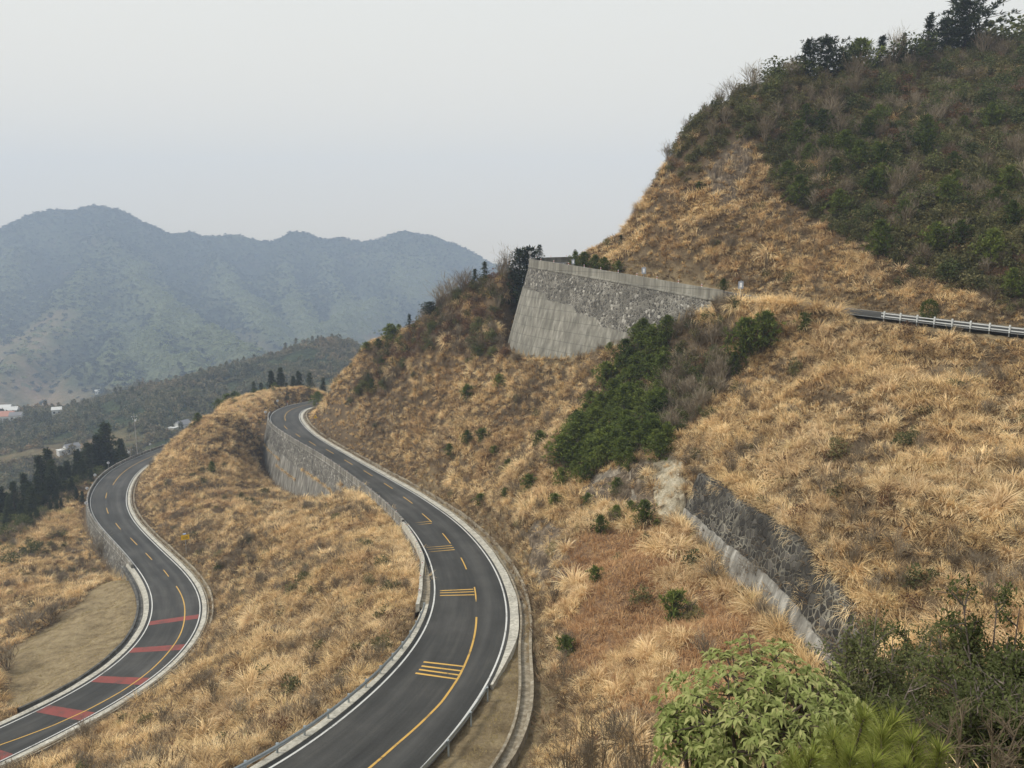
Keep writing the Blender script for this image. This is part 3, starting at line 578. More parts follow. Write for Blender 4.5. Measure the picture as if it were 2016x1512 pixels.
# ------------------------------------------------------------------ far valley and mountains: ridges as tents over a valley floor
MR_CREST = [(-260,560,2500),(-120,520,2550),(0,455,2600),(65,427,2600),(100,415,2600),(150,413,2600),(180,406,2600),(235,412,2600),(270,436,2600),(310,456,2620),(345,464,2650),(375,457,2680),(405,464,2700),(460,462,2720),(530,472,2740),(575,461,2760),(630,467,2780),(715,478,2800),(760,464,2800),(800,455,2800),(850,464,2800),(900,484,2800),(945,510,2800),(1010,545,2800),(1200,590,2800)]
def interp_ridge(rows, n=8):
    pts = [np.array(P(*q)) for q in rows]; out = []
    for a, b in zip(pts[:-1], pts[1:]):
        for t in np.linspace(0, 1, n, endpoint=False): out.append(a + (b - a) * t)
    out.append(pts[-1]); return np.array(out)
RIDGES = [(MR_CREST, .62),
 ([(190,415,2600),(215,460,2400),(245,510,2200),(290,560,1980),(345,610,1780),(420,665,1560),(490,705,1400),(540,735,1280)], .74),
 ([(420,470,2700),(435,540,2350),(480,580,2150),(530,630,1900),(580,675,1700),(630,715,1500)], .76),
 ([(330,600,1790),(300,660,1560),(330,700,1400),(370,720,1300),(400,745,1180)], .74),
 ([(60,440,2600),(30,520,2250),(0,590,1950),(-60,650,1700)], .55),
 ([(235,500,2230),(170,580,1900),(120,640,1650),(60,700,1450),(-20,760,1250)], .5),
 ([(640,470,2780),(650,540,2500),(690,590,2250),(700,640,2000)], .76),
 ([(800,458,2800),(790,540,2500),(740,590,2250),(680,620,2050),(630,650,1850)], .76),
 ([(560,470,2750),(560,560,2350),(600,610,2100),(640,660,1850)], .76),
 ([(220,620,1750),(200,680,1480),(240,720,1300),(280,760,1120)], .72),
]
MIDR = [([(860,720,900),(760,690,820),(700,695,780),(640,672,740),(610,690,720),(565,706,700),(480,724,680),(390,748,660),(300,775,640),(190,803,620),(100,832,600),(0,862,570),(-150,905,540)], .30),
        ([(640,672,740),(600,740,610),(560,800,540)], .3), ([(390,748,660),(340,800,560),(300,850,500)], .26), ([(190,803,620),(140,850,540),(60,900,470)], .22)]
fx_ = np.r_[np.arange(-2600, -900, 30.0), np.arange(-900, 420, 12.0), np.arange(420, 2600, 45.0)]
fy_ = np.r_[np.arange(-390, 330, 40.0), np.arange(330, 1100, 10.0), np.arange(1100, 3200, 20.0), np.array([3200.0])]
FX, FY = np.meshgrid(fx_, fy_, indexing='ij')
def tents(rs):
    out = np.full(FX.size, -1e9); x, y = FX.ravel(), FY.ravel()
    wob = 1 + .35 * vnoise(x, y, 160, 31)
    for rows, sl in rs:
        R = interp_ridge(rows)
        for a in range(0, x.size, 8192):
            s = slice(a, a + 8192); d = np.sqrt((x[s, None] - R[None, :, 0]) ** 2 + (y[s, None] - R[None, :, 1]) ** 2)
            out[s] = np.maximum(out[s], (R[None, :, 2] - sl * wob[s, None] * (np.sqrt(d * d + 6 ** 2) - 6)).max(1))
    return out.reshape(FX.shape)
floor_ = -158 - 92 * sstep(480, 950, FY) - 40 * sstep(200, 1200, -FX) * 0
floor_ = floor_ + 4 * vnoise(FX, FY, 90, 33)
TM, TN = tents(RIDGES), tents(MIDR)
FZ = np.maximum(np.maximum(TM, TN), floor_)
isM = sstep(0, 30, np.maximum(TM, TN) - floor_)
farm = sstep(850, 1300, FY)
_dx = FX + .45 * FY + 60 * vnoise(FX, FY, 260, 41); GUL = (1 - np.abs(vnoise(_dx, FY * .22, 120, 42))) * .6 + .35 * (1 - np.abs(vnoise(_dx, FY * .3, 55, 43)))
FZ += isM * farm * 62 * (GUL - .5) * (1 - .75 * sstep(2380, 2560, FY))
FZ += isM * ((1 - farm) * (4 * vnoise(FX, FY, 45, 34) + 2.5 * vnoise(FX, FY, 20, 35)) + farm * (14 * vnoise(FX, FY, 170, 36) * (1 - sstep(2300, 2550, FY)) + 6 * vnoise(FX, FY, 70, 37) + 4 * vnoise(FX, FY, 31, 38)))
FZ = np.where(FY > 3190, np.minimum(FZ, -150), FZ)
FZ = np.where((FY < 345) & (FX > -215) & (FX < 180), -170, FZ)
FZ = np.where((FY < 300), np.minimum(FZ, -150), FZ)
def fground(x, y):
    i = np.clip(np.searchsorted(fx_, x) - 1, 0, len(fx_) - 2); j = np.clip(np.searchsorted(fy_, y) - 1, 0, len(fy_) - 2)
    a = (x - fx_[i]) / (fx_[i + 1] - fx_[i]); b = (y - fy_[j]) / (fy_[j + 1] - fy_[j])
    return (FZ[i, j] * (1 - a) + FZ[i + 1, j] * a) * (1 - b) + (FZ[i, j + 1] * (1 - a) + FZ[i + 1, j + 1] * a) * b
def hit_far(u, v, y0=340, y1=3000):
    Y = np.arange(y0, y1, 2.0); d = np.array(P(u, v, 1.0)); pts = Y[:, None] * d
    below = pts[:, 2] < fground(pts[:, 0], pts[:, 1]); k = int(below.argmax()) if below.any() else len(Y) - 1
    return pts[k, 0], pts[k, 1], float(fground(pts[k, 0], pts[k, 1]))
# woodland ground of the far hills: bamboo green, dark pine, brown scrub and bare valley fields
m, n, l, b = new_mat('far_woodland'); p = geo_pos(n)
a1 = noise_node(n, l, .0045, 5, p, .6); a2 = noise_node(n, l, .02, 4, p, .6); a3 = noise_node(n, l, .13, 3, p, .7)
c = ramp(n, l, a1.outputs[0], [(.36, (.016, .024, .018)), (.5, (.03, .042, .026)), (.62, (.055, .07, .034)), (.7, (.06, .055, .035))]).outputs[0]
c = mixc(n, l, .45, c, ramp(n, l, a2.outputs[0], [(.35, (.03, .042, .026)), (.55, (.07, .08, .04)), (.68, (.11, .08, .05))]).outputs[0])
c = mixc(n, l, .8, c, ramp(n, l, a3.outputs[0], [(.3, (.35, .35, .35)), (.68, (1.7, 1.7, 1.6))]).outputs[0], 'MULTIPLY')
at = n.new('ShaderNodeAttribute'); at.attribute_name = 'field'
ab = n.new('ShaderNodeAttribute'); ab.attribute_name = 'bamboo'
bc = mixc(n, l, .7, (.125, .14, .075), ramp(n, l, a3.outputs[0], [(.3, (.45, .45, .45)), (.68, (1.5, 1.5, 1.45))]).outputs[0], 'MULTIPLY'); c = mixc(n, l, ab.outputs['Fac'], c, bc)
fc = ramp(n, l, a2.outputs[0], [(.35, (.12, .11, .06)), (.5, (.26, .19, .11)), (.62, (.34, .22, .15)), (.7, (.1, .12, .06))]).outputs[0]
c = mixc(n, l, at.outputs['Fac'], c, fc)
l.new(c, b.inputs['Base Color']); b.inputs['Roughness'].default_value = 1; b.inputs['Specular IOR Level'].default_value = 0; bump(n, l, b, a3.outputs[0], 1.0, 5.0); MAT['far_woodland'] = m
mountain = mesh_obj('mountain_terrain', np.stack([FX, FY, FZ], -1).reshape(-1, 3), grid_faces(len(fx_), len(fy_)), MAT['far_woodland'], smooth=True); tag(mountain, kind='structure')
fu, fv = proj(np.stack([FX, FY, FZ], -1))
FIELD = (1 - isM) * .85
FIELD = np.maximum(FIELD, .5 * (in_poly(fu, fv, [(-20,680),(70,630),(140,600),(150,640),(90,720),(60,800),(120,830),(-20,860)]) & (FY > 900)))
FIELD = np.maximum(FIELD, .8 * (in_poly(fu, fv, [(-20,900),(120,880),(220,850),(330,810),(330,840),(200,900),(60,960),(-20,980)]) & (FY < 900)) * (vnoise(FX, FY, 30, 40) > -.2))
for _ in range(2): FIELD = (FIELD + np.roll(FIELD, 1, 0) + np.roll(FIELD, -1, 0) + np.roll(FIELD, 1, 1) + np.roll(FIELD, -1, 1)) / 5
vattr(mountain, 'field', np.clip(FIELD, 0, 1))
SM_ = FZ.copy()
for _ in range(60): SM_ = (SM_ + np.roll(SM_, 1, 0) + np.roll(SM_, -1, 0) + np.roll(SM_, 1, 1) + np.roll(SM_, -1, 1)) / 5
BAM = sstep(-10, 12, FZ - SM_ + 6 * vnoise(FX, FY, 120, 44)) * (1 - sstep(-60, 30, FZ + 30 * vnoise(FX, FY, 300, 45))) * sstep(1000, 1200, FY)
for _pl in ([(235,505),(270,510),(300,560),(380,620),(450,680),(520,730),(480,745),(400,700),(330,650),(280,610),(250,560)], [(400,540),(440,540),(500,590),(560,640),(620,690),(590,715),(540,690),(480,630),(420,580)], [(220,620),(260,640),(300,700),(330,740),(290,760),(250,720),(215,670)],
            [(330,700),(380,710),(430,745),(400,775),(330,750),(290,770)], [(650,620),(700,590),(740,600),(780,640),(700,680),(640,680)], [(780,530),(850,540),(880,590),(820,610),(770,580)], [(530,600),(570,590),(640,640),(660,690),(600,680)]):
    BAM = np.maximum(BAM * .55, in_poly(fu + 14 * vnoise(FX, FY, 60, 46), fv + 10 * vnoise(FX, FY, 50, 47), _pl) * (FY > 950) * 1.0) if _pl[0][0] == 235 else np.maximum(BAM, in_poly(fu + 14 * vnoise(FX, FY, 60, 46), fv + 10 * vnoise(FX, FY, 50, 47), _pl) * (FY > 950) * 1.0)
for _ in range(2): BAM = (BAM + np.roll(BAM, 1, 0) + np.roll(BAM, -1, 0) + np.roll(BAM, 1, 1) + np.roll(BAM, -1, 1)) / 5
vattr(mountain, 'bamboo', BAM)

# ------------------------------------------------------------------ haze
hz = MB(); hz.box((0, 1430, 40), (5300, 3740, 660)); hzo = hz.build('haze', None); tag(hzo, kind='stuff')
hm = bpy.data.materials.new('haze_air'); hm.use_nodes = True; hn = hm.node_tree.nodes; hn.clear(); ho = hn.new('ShaderNodeOutputMaterial'); hv = hn.new('ShaderNodeVolumePrincipled')
hv.inputs['Color'].default_value = (.625, .77, 1, 1); hv.inputs['Density'].default_value = HAZE_D; hv.inputs['Anisotropy'].default_value = 0.0
hm.node_tree.links.new(hv.outputs[0], ho.inputs['Volume']); hzo.data.materials.append(hm)

# ------------------------------------------------------------------ vegetation: meshes
def leaf_mat(name, stops, transl=.3, big=None, tip=None, bigscale=.06, fine=None):
    """stops: colour ramp over a per-leaf random value; big: slow hue drift over the ground"""
    m = bpy.data.materials.new(name); m.use_nodes = True; n = m.node_tree.nodes; l = m.node_tree.links; n.clear()
    out = n.new('ShaderNodeOutputMaterial'); df = n.new('ShaderNodeBsdfDiffuse'); tr = n.new('ShaderNodeBsdfTranslucent'); mx = n.new('ShaderNodeMixShader'); mx.inputs[0].default_value = transl
    at = n.new('ShaderNodeAttribute'); at.attribute_name = 'rnd'; oi = n.new('ShaderNodeObjectInfo')
    ad = n.new('ShaderNodeMath'); ad.operation = 'MULTIPLY_ADD'; ad.inputs[1].default_value = .5; l.new(at.outputs['Fac'], ad.inputs[0])
    mu = n.new('ShaderNodeMath'); mu.operation = 'MULTIPLY'; mu.inputs[1].default_value = .5; l.new(oi.outputs['Random'], mu.inputs[0]); l.new(mu.outputs[0], ad.inputs[2])
    c = ramp(n, l, ad.outputs[0], stops).outputs[0]
    if big:
        p = geo_pos(n); t = noise_node(n, l, bigscale, 4, p, .6)
        c = mixc(n, l, .62, c, ramp(n, l, t.outputs[0], big).outputs[0], 'MULTIPLY')
        c2 = mixc(n, l, 1.0, c, (1.25, 1.25, 1.25), 'MULTIPLY'); c = c2
        if fine: c = mixc(n, l, .8, c, ramp(n, l, noise_node(n, l, .42, 3, p, .6).outputs[0], fine).outputs[0], 'MULTIPLY')
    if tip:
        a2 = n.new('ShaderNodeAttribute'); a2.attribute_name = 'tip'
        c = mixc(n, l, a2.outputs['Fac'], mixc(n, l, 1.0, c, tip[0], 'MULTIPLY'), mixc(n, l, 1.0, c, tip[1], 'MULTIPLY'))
    l.new(c, df.inputs[0]); l.new(c, tr.inputs[0]); l.new(df.outputs[0], mx.inputs[1]); l.new(tr.outputs[0], mx.inputs[2]); l.new(mx.outputs[0], out.inputs[0])
    MAT[name] = m; return m
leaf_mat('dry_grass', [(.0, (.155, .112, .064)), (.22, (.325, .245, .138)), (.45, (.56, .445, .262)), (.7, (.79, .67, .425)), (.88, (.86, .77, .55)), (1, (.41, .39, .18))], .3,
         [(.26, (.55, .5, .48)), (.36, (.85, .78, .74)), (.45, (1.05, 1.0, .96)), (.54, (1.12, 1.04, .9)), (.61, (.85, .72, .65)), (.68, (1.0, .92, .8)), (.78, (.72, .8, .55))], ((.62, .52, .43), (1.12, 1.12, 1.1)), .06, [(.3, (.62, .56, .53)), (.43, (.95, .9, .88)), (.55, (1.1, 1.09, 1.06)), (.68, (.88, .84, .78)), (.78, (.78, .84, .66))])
leaf_mat('shade_litter', [(.0, (.07, .05, .032)), (.4, (.15, .108, .066)), (.75, (.26, .19, .115)), (1, (.4, .31, .19))], .2, [(.3, (.7, .65, .62)), (.6, (1.1, 1.05, 1))])  # dead-grass browns deepened to paint the shade between tussocks
leaf_mat('red_grass', [(.0, (.22, .13, .07)), (.4, (.44, .275, .145)), (.7, (.58, .40, .225)), (1, (.5, .39, .21))], .3, [(.3, (.8, .75, .7)), (.6, (1.1, 1.05, 1))])
leaf_mat('pine_needles', [(.0, (.032, .045, .016)), (.35, (.075, .098, .026)), (.7, (.125, .155, .038)), (1, (.19, .21, .06))], .2, [(.35, (.75, .8, .8)), (.6, (1.1, 1.08, 1))], None, .15)
leaf_mat('dark_needles', [(.0, (.02, .028, .016)), (.4, (.042, .056, .028)), (.8, (.07, .086, .04)), (1, (.10, .11, .06))], .15)
leaf_mat('scrub_leaves', [(.0, (.046, .05, .022)), (.4, (.098, .1, .045)), (.7, (.15, .142, .066)), (1, (.21, .175, .088))], .25, [(.3, (.7, .75, .7)), (.5, (1, 1, 1)), (.7, (1.2, 1.0, .9))], None, .09)
leaf_mat('hill_leaves', [(.0, (.042, .056, .022)), (.4, (.092, .112, .042)), (.7, (.15, .165, .064)), (1, (.21, .205, .09))], .25)
leaf_mat('brown_leaves', [(.0, (.085, .05, .032)), (.4, (.15, .085, .052)), (.7, (.2, .12, .07)), (1, (.27, .17, .1))], .25)
leaf_mat('bare_twigs', [(.0, (.115, .09, .06)), (.4, (.19, .152, .105)), (.7, (.265, .218, .155)), (1, (.36, .31, .235))], .0)
leaf_mat('far_leaves', [(.0, (.055, .062, .036)), (.35, (.105, .11, .062)), (.65, (.17, .158, .095)), (1, (.25, .205, .135))], .15, [(.3, (.7, .8, .75)), (.5, (1, 1, 1)), (.72, (1.5, 1.05, .85))], None, .012)
leaf_mat('bamboo_leaves', [(.0, (.16, .185, .088)), (.5, (.215, .245, .115)), (1, (.27, .295, .15))], .15)
leaf_mat('forest_leaves', [(.0, (.022, .03, .022)), (.5, (.03, .041, .028)), (1, (.045, .055, .036))], .15)
leaf_mat('broad_leaves', [(.0, (.07, .095, .025)), (.25, (.15, .185, .055)), (.55, (.24, .28, .09)), (.8, (.34, .37, .14)), (1, (.46, .45, .2))], .3)
leaf_mat('shrub_leaves', [(.0, (.045, .056, .022)), (.4, (.095, .11, .042)), (.8, (.15, .162, .068)), (1, (.23, .22, .105))], .3)
leaf_mat('young_needles', [(.0, (.06, .085, .015)), (.4, (.15, .185, .035)), (.8, (.25, .275, .065)), (1, (.38, .37, .12))], .35)
leaf_mat('short_grass', [(.0, (.24, .19, .085)), (.5, (.36, .285, .13)), (1, (.45, .35, .17))], .3)
def nrmz(a): return a / np.maximum(np.linalg.norm(a, axis=-1, keepdims=True), 1e-9)
def rdir(rg, n): return nrmz(rg.normal(size=(n, 3)))
class LB:
    """leaf builder: rhombus cards and bent blades with per-leaf random values"""
    def __init__(s): s.V, s.F, s.r, s.t, s.n = [], [], [], [], 0
    def cards(s, c, d, L, W, rg, fold=0.0):
        c, d = np.asarray(c, float), nrmz(np.asarray(d, float)); n = len(c); L = np.broadcast_to(L, n)[:, None]; W = np.broadcast_to(W, n)[:, None]
        sd = nrmz(np.cross(d, rdir(rg, n) * .6 + np.array([0, 0, 1.0]))); m = c + d * L * .5
        V = np.stack([c, m + sd * W / 2, c + d * L, m - sd * W / 2], 1); b = s.n + np.arange(n)[:, None] * 4
        s.V.append(V.reshape(-1, 3)); s.F.append(b + np.arange(4)); s.n += 4 * n
        s.r.append(np.repeat(rg.uniform(0, 1, n), 4)); s.t.append(np.tile([0, .5, 1, .5], n)); return s
    def blades(s, c, d, L, W, bend, rg, segs=3):
        """arching blades: start direction d, drooping by bend towards the ground"""
        n = len(c); L = np.broadcast_to(L, n); W = np.broadcast_to(W, n); bend = np.broadcast_to(bend, n)
        out = nrmz(np.stack([d[:, 0], d[:, 1], 0 * d[:, 0]], 1) + 1e-6); el = np.arctan2(d[:, 2], np.hypot(d[:, 0], d[:, 1]))
        sd = np.stack([-out[:, 1], out[:, 0], 0 * L], 1); p = np.array(c, float); rows = []
        for k in range(segs + 1):
            w = W * (1, .9, .6, .08)[int(round(k * 3 / segs))] * .5
            rows += [p - sd * w[:, None], p + sd * w[:, None]]
            e = el - bend * ((k + .5) / segs) ** 1.3
            p = p + (out * np.cos(e)[:, None] + np.array([0, 0, 1.0]) * np.sin(e)[:, None]) * (L / segs)[:, None]
        V = np.stack(rows, 1); m = 2 * (segs + 1); b = s.n + np.arange(n)[:, None] * m
        for k in range(segs): s.F.append(b + np.array([2 * k, 2 * k + 1, 2 * k + 3, 2 * k + 2]))
        s.V.append(V.reshape(-1, 3)); s.n += m * n
        s.r.append(np.repeat(rg.uniform(0, 1, n), m)); s.t.append(np.tile(np.repeat(np.linspace(0, 1, segs + 1), 2), n)); return s
    def mesh(s, name, mat):
        V, Fc = np.concatenate(s.V), np.concatenate(s.F); me = bpy.data.meshes.new(name); n = len(Fc)
        me.vertices.add(len(V)); me.vertices.foreach_set('co', V.astype(np.float32).ravel()); me.loops.add(4 * n); me.loops.foreach_set('vertex_index', Fc.astype(np.int32).ravel())
        me.polygons.add(n); me.polygons.foreach_set('loop_start', np.arange(0, 4 * n, 4, dtype=np.int32)); me.update(calc_edges=True); me.materials.append(mat)
        for nm, a in (('rnd', s.r), ('tip', s.t)): q = me.attributes.new(nm, 'FLOAT', 'POINT'); q.data.foreach_set('value', np.concatenate(a).astype(np.float32))
        return me
def grass_mesh(i, nb, h, w, rad, mat, spread=.75, bend=1.9):
    rg = np.random.default_rng(100 + i); L = LB(); a = rg.uniform(0, 2 * math.pi, nb); r = rad * np.sqrt(rg.uniform(0, 1, nb))
    c = np.stack([r * np.cos(a), r * np.sin(a), 0 * r - .1], 1); a2 = a + rg.normal(0, .7, nb); t = np.abs(rg.normal(0, spread * .6, nb)) + .08
    d = np.stack([np.cos(a2) * np.sin(t), np.sin(a2) * np.sin(t), np.cos(t)], 1)
    L.blades(c, d, h * rg.uniform(.55, 1.25, nb), w * rg.uniform(.6, 1.3, nb), bend * rg.uniform(.35, 1.2, nb), rg)
    return L.mesh('grass_tuft', mat)
def pine_mesh(i, h, r, mat, whorls=8, tufts=5, needle=.42, nw=.085, lean=.5, droop=0.0, profile=None, per=9, first=.18):
    rg = np.random.default_rng(200 + i); C, D = [], []; B = []
    for k in range(whorls):
        f = first + (1 - first) * (k / (whorls - 1)); z = h * f; rr = r * (profile(f) if profile else (1 - .88 * f ** 2.4) * (.6 + .4 * min(1, f / .28)))
        nb = rg.integers(4, 8); a0 = rg.uniform(0, 6.28)
        for q in range(nb):
            a = a0 + q * 6.28 / nb + rg.normal(0, .3); ln = rr * rg.uniform(.45, 1.25); up = lean * rg.uniform(.5, 1.2) - droop
            e = np.array([math.cos(a), math.sin(a), up]); B.append(((0, 0, z - .1 * h), tuple(np.array([0, 0, z - .1 * h]) + e * ln)))
            for j in range(tufts):
                s = (j + rg.uniform(.3, 1)) / tufts; p = np.array([0, 0, z - .1 * h]) + e * ln * s + rg.normal(0, .07 * r, 3)
                C.append(p); D.append(e + np.array([0, 0, .5 - droop]))
    C, D = np.array(C), nrmz(np.array(D)); C[:, 2] *= (h - needle * .55) / C[:, 2].max(); L = LB()
    cc = np.repeat(C, per, 0); dd = np.repeat(D, per, 0) * .9 + rdir(rg, len(cc)) * .95
    L.cards(cc, dd, needle * rg.uniform(.6, 1.2, len(cc)), nw * rg.uniform(.7, 1.3, len(cc)), rg); return L.mesh('crown', mat), B
def bush_mesh(i, h, r, mat, n=700, leaf=.2, clumps=14, flat=1.0):
    rg = np.random.default_rng(300 + i); c = rdir(rg, clumps) * rg.uniform(.35, .95, (clumps, 1)); c[:, 2] = np.abs(c[:, 2]) * 1.0
    c = c * np.array([r, r, h * .8]) + np.array([0, 0, h * .15]); cr = rg.uniform(.22, .42, clumps) * r
    k = rg.integers(0, clumps, n); off = rdir(rg, n); p = c[k] + off * (cr[k] * rg.uniform(.55, 1, n))[:, None] * np.array([1, 1, .75 * flat])
    L = LB(); L.cards(p, off * .8 + rdir(rg, n) + np.array([0, 0, .25]), leaf * rg.uniform(.6, 1.3, n), leaf * .55 * rg.uniform(.7, 1.2, n), rg); return L.mesh('crown', mat), c
def twig_mesh(i, h, r, mat, stems=16, w=.035, sub=5):
    rg = np.random.default_rng(400 + i); L = LB(); C, D, LN, W = [], [], [], []
    for s in range(stems):
        a = rg.uniform(0, 6.28); t = rg.uniform(.1, 1) * r / h; d = nrmz(np.array([math.cos(a) * t, math.sin(a) * t, 1.0])); ln = h * rg.uniform(.6, 1.05)
        p = rg.normal(0, .06 * r, 3) * np.array([1, 1, 0]); C.append(p); D.append(d); LN.append(ln); W.append(w * 1.5)
        for q in range(sub):
            f = rg.uniform(.25, .9); d2 = nrmz(d + rdir(rg, 1)[0] * .75 + np.array([0, 0, .25])); p2 = p + d * ln * f; l2 = ln * (1 - f) * rg.uniform(.7, 1.3) + .12 * h
            C.append(p2); D.append(d2); LN.append(l2); W.append(w)
            for z in range(3):
                f3 = rg.uniform(.3, .95); C.append(p2 + d2 * l2 * f3); D.append(nrmz(d2 + rdir(rg, 1)[0] * .8)); LN.append(l2 * .5); W.append(w * .7)
    L.cards(np.array(C), np.array(D), np.array(LN), np.array(W), rg); return L.mesh('twigs', mat)
def trunk_mesh(h, r, mat, B=None, seed=0, br=.3):
    rg = np.random.default_rng(500 + seed); mb = MB(); k = np.array([[rg.normal(0, .02 * h), rg.normal(0, .02 * h), z] for z in np.linspace(-.4, h * .92, 5)])
    mb.tube([tuple(p) for p in k], [r * (1 - .82 * t) for t in np.linspace(0, 1, 5)], 6)
    for a, b in (B or []): mb.tube([a, tuple((np.array(a) * .4 + np.array(b) * .6)), b], [r * br, r * br * .6, r * .1], 4, False)
    me = bpy.data.meshes.new('trunk'); me.from_pydata(mb.v, [], mb.f); me.materials.append(mat); me.update(); return me

# scatter of ground cover: one object, instances of unlinked source meshes
def source(name, meshes):
    c = bpy.data.collections.new(name)
    for i, me in enumerate(meshes): o = bpy.data.objects.new('%s_%02d' % (name, i), me); c.objects.link(o)
    return c
def scatter(name, P3, rot, scl, idx, coll):
    me = bpy.data.meshes.new(name); me.vertices.add(len(P3)); me.vertices.foreach_set('co', np.asarray(P3, np.float32).ravel()); me.update()
    for nm, tp, a, key in (('rot', 'FLOAT_VECTOR', rot, 'vector'), ('scl', 'FLOAT_VECTOR', scl, 'vector'), ('idx', 'INT', idx, 'value')):
        q = me.attributes.new(nm, tp, 'POINT'); q.data.foreach_set(key, np.asarray(a, np.int32 if tp == 'INT' else np.float32).ravel())
    o = bpy.data.objects.new(name, me); COL.objects.link(o); tag(o, kind='stuff')
    g = bpy.data.node_groups.new(name + '_spread', 'GeometryNodeTree'); g.interface.new_socket('Geometry', in_out='INPUT', socket_type='NodeSocketGeometry'); g.interface.new_socket('Geometry', in_out='OUTPUT', socket_type='NodeSocketGeometry')
    N, K = g.nodes, g.links; gi, go = N.new('NodeGroupInput'), N.new('NodeGroupOutput'); ip = N.new('GeometryNodeInstanceOnPoints'); ci = N.new('GeometryNodeCollectionInfo')
    ci.inputs['Collection'].default_value = coll; ci.inputs['Separate Children'].default_value = True; ci.inputs['Reset Children'].default_value = True
    def na(nm, tp): q = N.new('GeometryNodeInputNamedAttribute'); q.data_type = tp; q.inputs['Name'].default_value = nm; return [s for s in q.outputs if s.enabled and s.name == 'Attribute'][0]
    er = N.new('FunctionNodeEulerToRotation'); K.new(na('rot', 'FLOAT_VECTOR'), er.inputs[0]); K.new(er.outputs[0], ip.inputs['Rotation']); K.new(na('scl', 'FLOAT_VECTOR'), ip.inputs['Scale']); K.new(na('idx', 'INT'), ip.inputs['Instance Index'])
    ip.inputs['Pick Instance'].default_value = True; K.new(ci.outputs[0], ip.inputs['Instance']); K.new(gi.outputs[0], ip.inputs['Points']); K.new(ip.outputs[0], go.inputs[0])
    md = o.modifiers.new('spread', 'NODES'); md.node_group = g; return o
def tilt_rot(az, th, yaw):
    """Euler angles of: yaw about Z, then lean by th towards azimuth az"""
    ca, sa, ct, s_, cy, sy = np.cos(az), np.sin(az), np.cos(th), np.sin(th), np.cos(yaw - az), np.sin(yaw - az)
    Z = np.zeros_like(az); O = Z + 1
    def m(*r): return np.stack([np.stack(q, -1) for q in r], -2)
    R = m((ca, -sa, Z), (sa, ca, Z), (Z, Z, O)) @ m((ct, Z, s_), (Z, O, Z), (-s_, Z, ct)) @ m((cy, -sy, Z), (sy, cy, Z), (Z, Z, O))
    return np.stack([np.arctan2(R[:, 2, 1], R[:, 2, 2]), -np.arcsin(np.clip(R[:, 2, 0], -1, 1)), np.arctan2(R[:, 1, 0], R[:, 0, 0])], 1)
def sample(arr, x, y):
    i = np.clip(np.round((x - NX0) / NS).astype(int), 0, len(gx) - 1); j = np.clip(np.round((y - NY0) / NS).astype(int), 0, len(gy) - 1); return arr[i, j]
def visible(x, y, z, tol=2.5, n=36, top=1.0):
    """rough line-of-sight test from the camera"""
    ok = np.ones(x.shape, bool)
    for f in np.linspace(.06, .985, n):
        ok &= ground(x * f, y * f) - tol < (z + top) * f
    return ok
def cand(cell, x0, x1, y0, y1, rg, tol=2.5):
    X, Y = np.meshgrid(np.arange(x0, x1, cell), np.arange(y0, y1, cell), indexing='ij'); X = X.ravel() + rg.uniform(-.5, .5, X.size) * cell; Y = Y.ravel() + rg.uniform(-.5, .5, Y.size) * cell
    Z = ground(X, Y); u, v = proj(np.stack([X, Y, Z], -1)); m = (u > -220) & (u < 2240) & (v < 1800) & (v > -300) & (Y > 3)
    X, Y, Z = X[m], Y[m], Z[m]; k = visible(X, Y, Z, tol); X, Y, Z = X[k], Y[k], Z[k]; u, v = proj(np.stack([X, Y, Z], -1)); return X, Y, Z, u, v
# zones drawn from the photograph, on the ground they cover
POLY = {
 'wood': [(1480,140),(1440,250),(1500,300),(1520,360),(1580,425),(1680,480),(1780,535),(1880,575),(1960,600),(2016,612),(2300,640),(2300,-100),(1480,-100)],
 'crest': [(1310,330),(1330,290),(1400,200),(1480,130),(1520,240),(1450,270),(1400,310),(1350,370)],
 'gully': [(1285,605),(1335,625),(1310,700),(1320,790),(1300,880),(1230,905),(1120,940),(1095,920),(1130,850),(1190,760),(1230,680)],
 'clump': [(1420,630),(1480,600),(1535,630),(1530,680),(1480,720),(1440,730)],
 'bare': [(1320,625),(1400,600),(1470,590),(1440,640),(1440,740),(1400,800),(1370,830),(1310,880),(1320,790),(1290,690)],
 'spur': [(1060,515),(1045,560),(1030,640),(1005,700),(960,715),(880,690),(820,700),(790,760),(740,790),(690,790),(720,740),(760,690),(830,640),(850,590),(930,525),(1000,495)],
 'spurmid': [(830,650),(800,700),(760,760),(700,800),(690,780),(740,700),(790,650)],
 'left': [(-60,1080),(-60,900),(60,850),(200,800),(250,850),(255,905),(180,960),(100,1010),(20,1090)],
}
def zone(nm, u, v, y, a=0, b=999): return in_poly(u, v, POLY[nm]) & (y > a) & (y < b)
def in_wood(u, v, y): return zone('wood', u, v, y, 95) | zone('crest', u, v, y, 130)

